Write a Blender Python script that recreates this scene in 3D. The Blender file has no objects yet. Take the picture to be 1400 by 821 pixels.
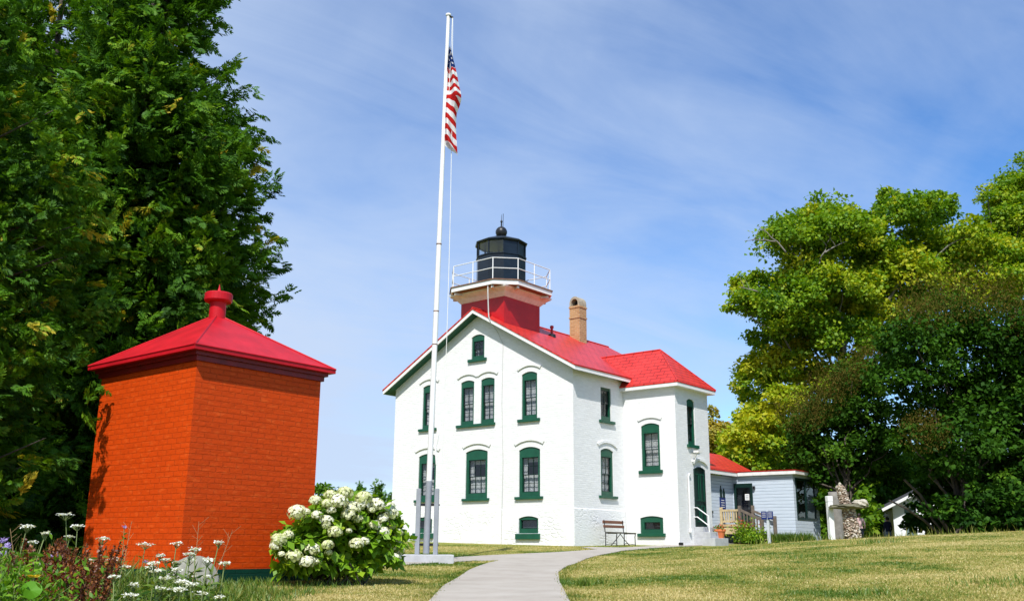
import bpy, math, random
import numpy as np
from mathutils import Vector, Matrix
from mathutils.geometry import tessellate_polygon
R = math.radians
rng = np.random.default_rng(7)
random.seed(7)
S = bpy.context.scene
COL = S.collection

# ------------------------------------------------------------------ camera (world origin = the lens)
PW, PH, FPX, PITCH, ROLL = 1400, 821, 1320.05, 0.24988, 0.006884
cp, sp, cr, sr = math.cos(PITCH), math.sin(PITCH), math.cos(ROLL), math.sin(ROLL)
FW = Vector((0, cp, sp)); u0_ = Vector((0, -sp, cp)); r0_ = Vector((1, 0, 0))
RT = r0_ * cr + u0_ * sr; UP = u0_ * cr - r0_ * sr
cam = bpy.data.objects.new('camera', bpy.data.cameras.new('camera')); COL.objects.link(cam)
cam.matrix_world = Matrix(((RT.x, UP.x, -FW.x, 0), (RT.y, UP.y, -FW.y, 0), (RT.z, UP.z, -FW.z, 0), (0, 0, 0, 1)))
cam.data.sensor_width = 36; cam.data.lens = FPX / PW * 36
cam.data.clip_start = 0.1; cam.data.clip_end = 3000
S.camera = cam
# ------------------------------------------------------------------ sky and sun
SUN = Vector((-0.119, -0.746, 0.915)).normalized()
world = bpy.data.worlds.new('World'); S.world = world; world.use_nodes = True
nt = world.node_tree; nd = nt.nodes; ln = nt.links; nd.clear()
def N(nt, typ, **kw):
    n = nt.nodes.new(typ)
    for k, v in kw.items():
        if k.startswith('i_'): n.inputs[k[2:].replace('_', ' ')].default_value = v
        elif k.startswith('n_'): n.inputs[int(k[2:])].default_value = v
        else: setattr(n, k, v)
    return n
def ramp(nt, pts):
    n = nt.nodes.new('ShaderNodeValToRGB'); e = n.color_ramp.elements
    while len(e) < len(pts): e.new(0.5)
    for i, (p, c) in enumerate(pts):
        e[i].position = p; e[i].color = (c, c, c, 1) if not hasattr(c, '__len__') else (*c, 1)
    return n
sky = N(nt, 'ShaderNodeTexSky', sky_type='NISHITA', sun_disc=False, sun_elevation=math.asin(SUN.z),
        sun_rotation=math.atan2(SUN.x, SUN.y), altitude=0, air_density=1.0, dust_density=0.3, ozone_density=1.6)
hsv = N(nt, 'ShaderNodeHueSaturation'); hsv.inputs['Saturation'].default_value = 1.2; hsv.inputs['Value'].default_value = 0.8
ln.new(sky.outputs[0], hsv.inputs['Color'])
tc = N(nt, 'ShaderNodeTexCoord')
# project the view direction on a cloud layer: (x/z, y/z)
sx = N(nt, 'ShaderNodeSeparateXYZ'); ln.new(tc.outputs['Generated'], sx.inputs[0])
zz = N(nt, 'ShaderNodeMath', operation='ADD'); zz.inputs[1].default_value = 0.14; ln.new(sx.outputs[2], zz.inputs[0])
zm = N(nt, 'ShaderNodeMath', operation='MAXIMUM'); zm.inputs[1].default_value = 0.05; ln.new(zz.outputs[0], zm.inputs[0])
dx = N(nt, 'ShaderNodeMath', operation='DIVIDE'); ln.new(sx.outputs[0], dx.inputs[0]); ln.new(zm.outputs[0], dx.inputs[1])
dy = N(nt, 'ShaderNodeMath', operation='DIVIDE'); ln.new(sx.outputs[1], dy.inputs[0]); ln.new(zm.outputs[0], dy.inputs[1])
cx_ = N(nt, 'ShaderNodeCombineXYZ'); ln.new(dx.outputs[0], cx_.inputs[0]); ln.new(dy.outputs[0], cx_.inputs[1])
mp = N(nt, 'ShaderNodeMapping'); mp.inputs['Rotation'].default_value = (0, 0, R(-40)); mp.inputs['Scale'].default_value = (0.85, 0.5, 1)
mp.inputs['Location'].default_value = (0.55, 0.35, 0)
ln.new(cx_.outputs[0], mp.inputs[0])
n1 = N(nt, 'ShaderNodeTexNoise'); n1.inputs['Scale'].default_value = 1.25; n1.inputs['Detail'].default_value = 11; n1.inputs['Roughness'].default_value = 0.52; n1.inputs['Distortion'].default_value = 0.5
ln.new(mp.outputs[0], n1.inputs['Vector'])
# the thin veil is broad on the left and fades out to the right
grad = N(nt, 'ShaderNodeMapRange'); grad.inputs[1].default_value = -1.2; grad.inputs[2].default_value = 1.0; grad.inputs[3].default_value = 0.25; grad.inputs[4].default_value = -0.10
ln.new(dx.outputs[0], grad.inputs[0])
mp1 = N(nt, 'ShaderNodeMapping'); mp1.inputs['Rotation'].default_value = (0, 0, R(-32)); ln.new(cx_.outputs[0], mp1.inputs[0])
mp2 = N(nt, 'ShaderNodeMapping'); mp2.inputs['Scale'].default_value = (.6, 1.7, 1); ln.new(mp1.outputs[0], mp2.inputs[0])
n2 = N(nt, 'ShaderNodeTexNoise'); n2.inputs['Scale'].default_value = 1.6; n2.inputs['Detail'].default_value = 10; n2.inputs['Roughness'].default_value = .6; n2.inputs['Distortion'].default_value = .8; ln.new(mp2.outputs[0], n2.inputs['Vector'])
nm = N(nt, 'ShaderNodeMixRGB'); nm.inputs[0].default_value = .32; ln.new(n1.outputs[0], nm.inputs[1]); ln.new(n2.outputs[0], nm.inputs[2])
ad = N(nt, 'ShaderNodeMath', operation='ADD'); ln.new(nm.outputs[0], ad.inputs[0]); ln.new(grad.outputs[0], ad.inputs[1])
rp = ramp(nt, [(0.34, 0.0), (0.56, 0.62), (0.72, 0.95)]); ln.new(ad.outputs[0], rp.inputs[0])
mx = N(nt, 'ShaderNodeMixRGB'); mx.inputs[2].default_value = (3.0, 3.65, 4.8, 1)
tn = N(nt, 'ShaderNodeMixRGB', blend_type='MULTIPLY'); tn.inputs[0].default_value = 1; tn.inputs[2].default_value = (.86, 1.0, 1.2, 1); ln.new(hsv.outputs[0], tn.inputs[1])
ln.new(rp.outputs[0], mx.inputs[0]); ln.new(tn.outputs[0], mx.inputs[1])
bg = N(nt, 'ShaderNodeBackground'); bg.inputs['Strength'].default_value = 0.12
ln.new(mx.outputs[0], bg.inputs[0])
wo = N(nt, 'ShaderNodeOutputWorld'); ln.new(bg.outputs[0], wo.inputs[0])
sl = bpy.data.lights.new('sun', 'SUN'); sl.energy = 3.4; sl.angle = R(0.53); sl.color = (1.0, 0.965, 0.91)
sun = bpy.data.objects.new('sun', sl); COL.objects.link(sun); sun.rotation_euler = SUN.to_track_quat('Z', 'Y').to_euler()
sun.location = (0, -20, 40)
vs = S.view_settings; vs.view_transform = 'Standard'; vs.look = 'None'; vs.exposure = 0.72; vs.gamma = 1; vs.use_curve_mapping = False
S.cycles.max_bounces = 6; S.cycles.diffuse_bounces = 3; S.cycles.transparent_max_bounces = 12
S.cycles.caustics_reflective = False; S.cycles.caustics_refractive = False

# ------------------------------------------------------------------ helpers: pixels of the photo -> points in the place
def ray(x, y): return FW + RT * ((x - PW / 2) / FPX) - UP * ((y - PH / 2) / FPX)
def at(x, y, Y):
    d = ray(x, y); return d * (Y / d.y)
# ------------------------------------------------------------------ terrain
_yy = np.arange(-60, 120, 0.1)
_bz = np.interp(_yy, [-60, -10, 0, 5, 8, 10.5, 13, 18, 20.7, 26, 30, 33, 36, 38, 42, 60, 90, 120],
                [-2.2, -1.6, -1.2, -.85, -.64, -.575, -.51, -.39, -.33, -.16, -.02, .05, .13, .2, .25, .3, .2, 0])
_k = np.exp(-np.linspace(-2.5, 2.5, 31) ** 2); _k /= _k.sum()
_bz = np.convolve(np.pad(_bz, 15, mode='edge'), _k, mode='valid')
def smooth(a, b, x):
    t = np.clip((x - a) / (b - a), 0, 1); return t * t * (3 - 2 * t)
def hgt(x, y):
    x = np.asarray(x, float); y = np.asarray(y, float)
    b = np.interp(y, _yy, _bz)
    b = np.where(y > 119, 0 - (y - 119) * .012, b)
    xe = np.interp(y, [0, 10, 16.5, 20.5, 27, 32, 35, 40], [.7, .7, .95, 1.6, 3.4, 6.0, 8.4, 11])
    d = x - xe; d = np.where(d > 0, d * d / (d + .7), 0)
    A = (.25 + .75 * smooth(4, 22, y)) * (1 - .7 * smooth(28.6, 35, y))
    m = .09 * d / (1 + .045 * d) * A
    m = np.minimum(m, .95)
    und = .018 * np.sin(x * .9 + y * .35) * np.sin(y * .5 - x * .25) * smooth(6, 12, y) * (1 - smooth(24, 30, y))
    # the flower bed bulges a little
    bed = .16 * np.exp(-(((x + 3.6) / 2.2) ** 2 + ((y - 8.2) / 2.2) ** 2))
    return b + m + und + bed
def gz(x, y): return float(hgt(x, y))
def ground_at(px, py, y0=4.0, y1=60.0):
    d = ray(px, py); ys = np.arange(y0, y1, 0.02)
    t = ys / d.y; below = d.z * t < hgt(d.x * t, ys)
    i = int(np.argmax(below)) if below.any() else len(ys) - 1
    Y = ys[i]; p = d * (Y / d.y); return Vector((p.x, p.y, gz(p.x, p.y)))

# ------------------------------------------------------------------ materials
MATS = {}
def newmat(name):
    m = bpy.data.materials.new(name); m.use_nodes = True
    b = m.node_tree.nodes['Principled BSDF']; MATS[name] = m
    return m, m.node_tree, b
def spec(b, v):
    b.inputs['Specular IOR Level'].default_value = v
def uvn(nt): return N(nt, 'ShaderNodeTexCoord').outputs['UV']
def objn(nt): return N(nt, 'ShaderNodeTexCoord').outputs['Object']
def mapping(nt, vec, scale=(1, 1, 1), loc=(0, 0, 0), rot=(0, 0, 0)):
    m = N(nt, 'ShaderNodeMapping'); m.inputs['Scale'].default_value = scale; m.inputs['Location'].default_value = loc; m.inputs['Rotation'].default_value = rot
    nt.links.new(vec, m.inputs[0]); return m.outputs[0]
def noise(nt, vec, scale, detail=4, rough=.55, dist=0):
    n = N(nt, 'ShaderNodeTexNoise'); n.inputs['Scale'].default_value = scale; n.inputs['Detail'].default_value = detail
    n.inputs['Roughness'].default_value = rough; n.inputs['Distortion'].default_value = dist
    nt.links.new(vec, n.inputs['Vector']); return n.outputs[0]
def mixc(nt, fac, a, b, mode='MIX'):
    m = N(nt, 'ShaderNodeMixRGB', blend_type=mode)
    for i, v in enumerate((fac, a, b)):
        if hasattr(v, 'links') or hasattr(v, 'is_linked'): nt.links.new(v, m.inputs[i])
        elif i == 0: m.inputs[0].default_value = v
        else: m.inputs[i].default_value = (*v, 1)
    return m.outputs[0]
def bump(nt, b, h, strength, dist, prev=None):
    n = N(nt, 'ShaderNodeBump'); n.inputs['Strength'].default_value = strength; n.inputs['Distance'].default_value = dist
    nt.links.new(h, n.inputs['Height'])
    if prev is not None: nt.links.new(prev, n.inputs['Normal'])
    if b is not None: nt.links.new(n.outputs[0], b.inputs['Normal'])
    return n.outputs[0]
def plain(name, col, rough=.6, var=.12, sc=3.0, metallic=0, sp_=.4, bmp=0):
    m, nt, b = newmat(name); o = objn(nt)
    f = noise(nt, o, sc, 5, .6)
    r = ramp(nt, [(.3, tuple(c * (1 - var) for c in col)), (.7, tuple(min(1, c * (1 + var)) for c in col))]); nt.links.new(f, r.inputs[0])
    nt.links.new(r.outputs[0], b.inputs['Base Color']); b.inputs['Roughness'].default_value = rough; b.inputs['Metallic'].default_value = metallic; spec(b, sp_)
    if bmp: bump(nt, b, noise(nt, o, sc * 12, 4), .4, bmp)
    return m
def brick(name, col, dirt, bw=.21, rh=.0715, strength=.5, rough=.6, var=.08, depth=.006, two=None, mort=None, lift=None):
    m, nt, b = newmat(name); uv = uvn(nt)
    wob = noise(nt, uv, 7, 3); 
    wv = N(nt, 'ShaderNodeVectorMath', operation='MULTIPLY_ADD'); nt.links.new(uv, wv.inputs[0]); wv.inputs[1].default_value = (1, 1, 1)
    sc = N(nt, 'ShaderNodeVectorMath', operation='SCALE'); sc.inputs['Scale'].default_value = .012
    cmb = N(nt, 'ShaderNodeCombineXYZ'); nt.links.new(wob, cmb.inputs[1]); nt.links.new(cmb.outputs[0], sc.inputs[0]); nt.links.new(sc.outputs[0], wv.inputs[2])
    t = N(nt, 'ShaderNodeTexBrick'); t.inputs['Scale'].default_value = 1; t.inputs['Brick Width'].default_value = bw; t.inputs['Row Height'].default_value = rh
    t.inputs['Mortar Size'].default_value = .0065; t.inputs['Mortar Smooth'].default_value = .5; t.inputs['Bias'].default_value = 0
    nt.links.new(wv.outputs[0], t.inputs['Vector'])
    c2 = two or tuple(c * .9 for c in col)
    t.inputs['Color1'].default_value = (*col, 1); t.inputs['Color2'].default_value = (*c2, 1); t.inputs['Mortar'].default_value = (*(mort or tuple(c * .93 for c in col)), 1)
    big = ramp(nt, [(.35, 0.0), (.72, 1.0)]); nt.links.new(noise(nt, mapping(nt, uv, (.8, .35, 1)), 1.4, 6, .62), big.inputs[0])
    big.color_ramp.elements[1].color = (.5, .5, .5, 1)
    c = mixc(nt, big.outputs[0], t.outputs[0], dirt)
    if lift:
        lf = ramp(nt, [(.56, 0.0), (.63, .55)]); nt.links.new(noise(nt, mapping(nt, uv, (1, 3.2, 1), (3, 1, 0)), 6, 5, .6), lf.inputs[0])
        c = mixc(nt, lf.outputs[0], c, lift)
    nt.links.new(c, b.inputs['Base Color']); b.inputs['Roughness'].default_value = rough; spec(b, .15)
    inv = N(nt, 'ShaderNodeMath', operation='SUBTRACT'); inv.inputs[0].default_value = 1; nt.links.new(t.outputs['Fac'], inv.inputs[1])
    n1 = bump(nt, None, inv.outputs[0], strength, depth)
    n2 = bump(nt, None, noise(nt, uv, 26, 5, .6), strength * .7, .006, n1)
    bump(nt, b, noise(nt, mapping(nt, uv, (1, 2.2, 1)), 5, 3, .5), .35, .02, n2)
    return m
M = {}
M['white_brick'] = brick('white_painted_brick', (.80, .80, .80), (.74, .74, .73), strength=.55)
M['orange_brick'] = brick('orange_painted_brick', (.60, .058, .0022), (.50, .044, .0025), strength=1.0, depth=.014, rough=.6, lift=(.66, .095, .012), mort=(.58, .060, .003))
M['green_brick'] = brick('dark_green_painted_brick', (.005, .045, .03), (.004, .035, .025), strength=.9, depth=.008, rough=.5)
M['tan_brick'] = brick('tan_brick', (.50, .30, .14), (.42, .25, .12), strength=.9, rh=.085, bw=.23, two=(.36, .19, .08), mort=(.66, .56, .42))
def stone_white():
    m, nt, b = newmat('whitewashed_rubble_stone'); uv = uvn(nt)
    wob = noise(nt, uv, 2.2, 3)
    v = mixc(nt, .22, mapping(nt, uv, (1, 1.9, 1)), N(nt, 'ShaderNodeTexNoise').outputs[1])
    wn = v.node.inputs[2].links[0].from_node; wn.inputs['Scale'].default_value = 3; nt.links.new(uv, wn.inputs['Vector'])
    t = N(nt, 'ShaderNodeTexVoronoi', feature='DISTANCE_TO_EDGE'); t.inputs['Scale'].default_value = 4.6; nt.links.new(v, t.inputs['Vector'])
    r = ramp(nt, [(.0, 0), (.16, 1)]); nt.links.new(t.outputs[0], r.inputs[0])
    patch = ramp(nt, [(.46, 0), (.62, 1)]); nt.links.new(noise(nt, uv, .9, 3), patch.inputs[0])
    hgt_ = mixc(nt, patch.outputs[0], (1, 1, 1), r.outputs[0])
    n1 = bump(nt, None, hgt_, .5, .022)
    bump(nt, b, noise(nt, mapping(nt, uv, (1, 2.5, 1)), 8, 5, .6), .55, .02, n1)
    c = ramp(nt, [(.3, (.72, .72, .72)), (.6, (.80, .80, .80))]); nt.links.new(noise(nt, mapping(nt, uv, (1, 2, 1)), 7, 6, .65), c.inputs[0])
    nt.links.new(c.outputs[0], b.inputs['Base Color']); b.inputs['Roughness'].default_value = .7; spec(b, .25)
    return m
M['white_stone'] = stone_white()
def red_shingle(name, col, rough=.32, row=.2, wid=.42):
    m, nt, b = newmat(name); uv = uvn(nt)
    t = N(nt, 'ShaderNodeTexBrick'); t.inputs['Scale'].default_value = 1; t.inputs['Brick Width'].default_value = wid; t.inputs['Row Height'].default_value = row
    t.inputs['Mortar Size'].default_value = .022; t.inputs['Mortar Smooth'].default_value = .3; nt.links.new(uv, t.inputs['Vector'])
    t.inputs['Color1'].default_value = (*col, 1); t.inputs['Color2'].default_value = (*[c * .86 for c in col], 1); t.inputs['Mortar'].default_value = (*[c * .34 for c in col], 1)
    f = ramp(nt, [(.35, .0), (.75, .5)]); nt.links.new(noise(nt, uv, 1.1, 6, .65), f.inputs[0])
    c = mixc(nt, f.outputs[0], t.outputs[0], tuple(min(1, x * 1.25 + .02) for x in col))
    nt.links.new(c, b.inputs['Base Color']); b.inputs['Roughness'].default_value = rough; spec(b, .32)
    inv = N(nt, 'ShaderNodeMath', operation='SUBTRACT'); inv.inputs[0].default_value = 1; nt.links.new(t.outputs['Fac'], inv.inputs[1])
    n1 = bump(nt, None, inv.outputs[0], .6, .012)
    bump(nt, b, noise(nt, uv, 5, 4), .25, .02, n1)
    return m
M['red_roof'] = red_shingle('red_metal_shingles', (.58, .030, .022), rough=.4)
M['red_paint'] = plain('red_paint', (.42, .008, .010), .38, .14, 2.2, bmp=.004)
M['shed_red'] = plain('crimson_metal_paint', (.46, .008, .016), .45, .2, 2.6, sp_=.22, bmp=.006)
M['white'] = plain('white_paint', (.78, .78, .77), .5, .05, 3)
M['grey_white'] = plain('weathered_white_paint', (.74, .72, .70), .6, .15, 5)
M['green'] = plain('dark_green_paint', (.006, .075, .040), .42, .15, 4)
M['dgreen'] = plain('blackish_green_paint', (.004, .022, .017), .4, .2, 4)
M['navy'] = plain('navy_black_metal', (.008, .014, .022), .3, .3, 3)
M['black'] = plain('black_iron', (.012, .012, .013), .4, .3, 8)
M['rustbrown'] = plain('rusty_brown_trim', (.20, .10, .06), .7, .3, 6)
M['brown_wood'] = plain('brown_varnished_wood', (.20, .085, .05), .5, .25, 14)
M['lumber'] = plain('weathered_yellow_lumber', (.52, .40, .22), .75, .22, 9)
M['grey_lumber'] = plain('weathered_grey_lumber', (.15, .12, .095), .8, .3, 9)
M['concrete'] = plain('grey_concrete', (.44, .45, .47), .85, .14, 5, bmp=.004)
M['galv'] = plain('grey_painted_steel', (.27, .29, .32), .5, .1, 5, sp_=.3)
M['terracotta'] = plain('orange_terracotta', (.62, .17, .06), .7, .12, 6)
M['blue'] = plain('blue_sign_paint', (.012, .028, .15), .45, .1, 5)
M['interior'] = plain('dark_interior', (.03, .03, .032), .9, .2, 2)
M['rope'] = plain('white_rope', (.75, .75, .72), .8, .05, 4)
M['soil'] = plain('dark_soil', (.05, .035, .025), .95, .3, 6)
def siding():
    m, nt, b = newmat('blue_grey_clapboard'); uv = uvn(nt)
    sx = N(nt, 'ShaderNodeSeparateXYZ'); nt.links.new(uv, sx.inputs[0])
    fr = N(nt, 'ShaderNodeMath', operation='MULTIPLY'); fr.inputs[1].default_value = 1 / .125; nt.links.new(sx.outputs[1], fr.inputs[0])
    f2 = N(nt, 'ShaderNodeMath', operation='FRACT'); nt.links.new(fr.outputs[0], f2.inputs[0])
    r = ramp(nt, [(.0, 1), (.86, .35), (.97, 0)]); nt.links.new(f2.outputs[0], r.inputs[0])
    bump(nt, b, r.outputs[0], 1, .03)
    gap = ramp(nt, [(.0, 0), (.15, 1)]); nt.links.new(f2.outputs[0], gap.inputs[0])
    c = ramp(nt, [(.3, (.40, .46, .53)), (.7, (.47, .53, .60))]); nt.links.new(noise(nt, mapping(nt, uv, (1, 8, 1)), 2, 4), c.inputs[0])
    cc = mixc(nt, gap.outputs[0], (.13, .17, .21), c.outputs[0])
    nt.links.new(cc, b.inputs['Base Color']); b.inputs['Roughness'].default_value = .6
    return m
M['siding'] = siding()
def glass():
    m, nt, b = newmat('window_glass')
    nt.nodes.remove(b); out = nt.nodes['Material Output']
    tr = N(nt, 'ShaderNodeBsdfTransparent'); tr.inputs[0].default_value = (.82, .85, .86, 1)
    gl = N(nt, 'ShaderNodeBsdfGlossy'); gl.inputs['Roughness'].default_value = .03
    nz = N(nt, 'ShaderNodeBump'); nz.inputs['Strength'].default_value = .15; nz.inputs['Distance'].default_value = .01
    nt.links.new(noise(nt, objn(nt), 5, 2), nz.inputs['Height']); nt.links.new(nz.outputs[0], gl.inputs['Normal'])
    fr = N(nt, 'ShaderNodeLayerWeight'); fr.inputs['Blend'].default_value = .5
    pw = N(nt, 'ShaderNodeMath', operation='POWER'); pw.inputs[1].default_value = 4; nt.links.new(fr.outputs['Facing'], pw.inputs[0])
    mul = N(nt, 'ShaderNodeMath', operation='MULTIPLY_ADD'); mul.inputs[1].default_value = .6; mul.inputs[2].default_value = .07; nt.links.new(pw.outputs[0], mul.inputs[0])
    mxs = N(nt, 'ShaderNodeMixShader'); nt.links.new(mul.outputs[0], mxs.inputs[0]); nt.links.new(tr.outputs[0], mxs.inputs[1]); nt.links.new(gl.outputs[0], mxs.inputs[2])
    nt.links.new(mxs.outputs[0], out.inputs[0]); return m
M['glass'] = glass()
def lace():
    m, nt, b = newmat('white_lace_curtain'); uv = uvn(nt)
    f = ramp(nt, [(.4, (.30, .30, .31)), (.56, (.62, .62, .62))]); nt.links.new(noise(nt, uv, 22, 4, .7), f.inputs[0])
    nt.links.new(f.outputs[0], b.inputs['Base Color']); b.inputs['Roughness'].default_value = .9; return m
M['lace'] = lace()
M['sheer'] = plain('grey_sheer_curtain', (.42, .42, .43), .9, .12, 5)
M['screen'] = plain('dark_window_screen', (.06, .07, .075), .8, .25, 9)
def leafmat(name, cols, trans=.35, rough=.5, gl=.04):
    """cols: list of (pos, rgb) looked up by the per-leaf tint"""
    m, nt, b = newmat(name); nt.nodes.remove(b); out = nt.nodes['Material Output']
    a = N(nt, 'ShaderNodeAttribute', attribute_name='tint')
    r = ramp(nt, cols); nt.links.new(a.outputs['Fac'], r.inputs[0])
    d = N(nt, 'ShaderNodeBsdfDiffuse'); nt.links.new(r.outputs[0], d.inputs[0])
    t = N(nt, 'ShaderNodeBsdfTranslucent')
    tcol = mixc(nt, 1.0, r.outputs[0], (1.25, 1.2, .55), 'MULTIPLY'); nt.links.new(tcol, t.inputs[0])
    g = N(nt, 'ShaderNodeBsdfGlossy'); g.inputs['Roughness'].default_value = rough; g.inputs[0].default_value = (.9, .95, 1, 1)
    m1 = N(nt, 'ShaderNodeMixShader'); m1.inputs[0].default_value = trans; nt.links.new(d.outputs[0], m1.inputs[1]); nt.links.new(t.outputs[0], m1.inputs[2])
    m2 = N(nt, 'ShaderNodeMixShader'); m2.inputs[0].default_value = gl; nt.links.new(m1.outputs[0], m2.inputs[1]); nt.links.new(g.outputs[0], m2.inputs[2])
    nt.links.new(m2.outputs[0], out.inputs[0]); return m
M['maple'] = leafmat('maple_leaves', [(.0, (.045, .13, .004)), (.45, (.135, .27, .006)), (.75, (.29, .39, .009)), (1, (.46, .45, .015))], .40, .6, .015)
M['cedar'] = leafmat('cedar_sprays', [(.0, (.018, .062, .004)), (.5, (.070, .185, .007)), (.85, (.17, .30, .010)), (.95, (.27, .27, .02)), (1, (.46, .38, .03))], .32, .6, .012)
M['lilac'] = leafmat('lilac_leaves', [(.0, (.010, .042, .003)), (.6, (.042, .115, .007)), (1, (.12, .23, .015))], .25, .6, .006)
M['seed'] = leafmat('brown_seed_heads', [(.0, (.035, .060, .008)), (.6, (.10, .085, .016)), (1, (.17, .115, .03))], .2, .7, .0)
M['autumn'] = leafmat('autumn_leaves', [(.0, (.17, .22, .015)), (.5, (.40, .34, .03)), (1, (.55, .33, .035))], .35)
M['hyd_leaf'] = leafmat('hydrangea_leaves', [(.0, (.06, .16, .006)), (.6, (.19, .36, .012)), (1, (.38, .50, .03))], .35, .5, .02)
M['hyd_flower'] = leafmat('hydrangea_florets', [(.0, (.50, .56, .20)), (.35, (.76, .76, .50)), (.7, (.84, .83, .72)), (1, (.86, .85, .79))], .25)
M['lace_flower'] = leafmat('white_umbel_florets', [(0, (.58, .62, .50)), (1, (.84, .84, .80))], .25)
M['purple'] = leafmat('purple_petals', [(0, (.28, .20, .50)), (1, (.45, .36, .70))], .3)
M['yellow'] = leafmat('yellow_petals', [(0, (.65, .42, .02)), (1, (.80, .60, .03))], .3)
M['redfl'] = leafmat('red_petals', [(0, (.45, .05, .02)), (1, (.65, .14, .05))], .3)
M['stem'] = leafmat('green_stems', [(0, (.06, .10, .02)), (.6, (.14, .18, .04)), (1, (.30, .27, .10))], .2)
M['dock'] = leafmat('rust_red_seed_stalks', [(0, (.085, .020, .004)), (.6, (.19, .048, .006)), (1, (.32, .12, .018))], .15)
M['grass'] = leafmat('lawn_grass', [(0, (.08, .16, .012)), (.35, (.22, .25, .035)), (.65, (.43, .36, .10)), (1, (.62, .51, .22))], .3, .5, .03)
M['weeds'] = leafmat('bed_grass', [(0, (.05, .14, .01)), (.5, (.16, .24, .025)), (1, (.36, .33, .08))], .35, .5, .03)
M['bark'] = plain('grey_brown_bark', (.085, .070, .055), .9, .35, 6, bmp=.02)
M['pale_bark'] = plain('pale_weathered_trunk', (.20, .185, .165), .9, .3, 5, bmp=.02)

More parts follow.
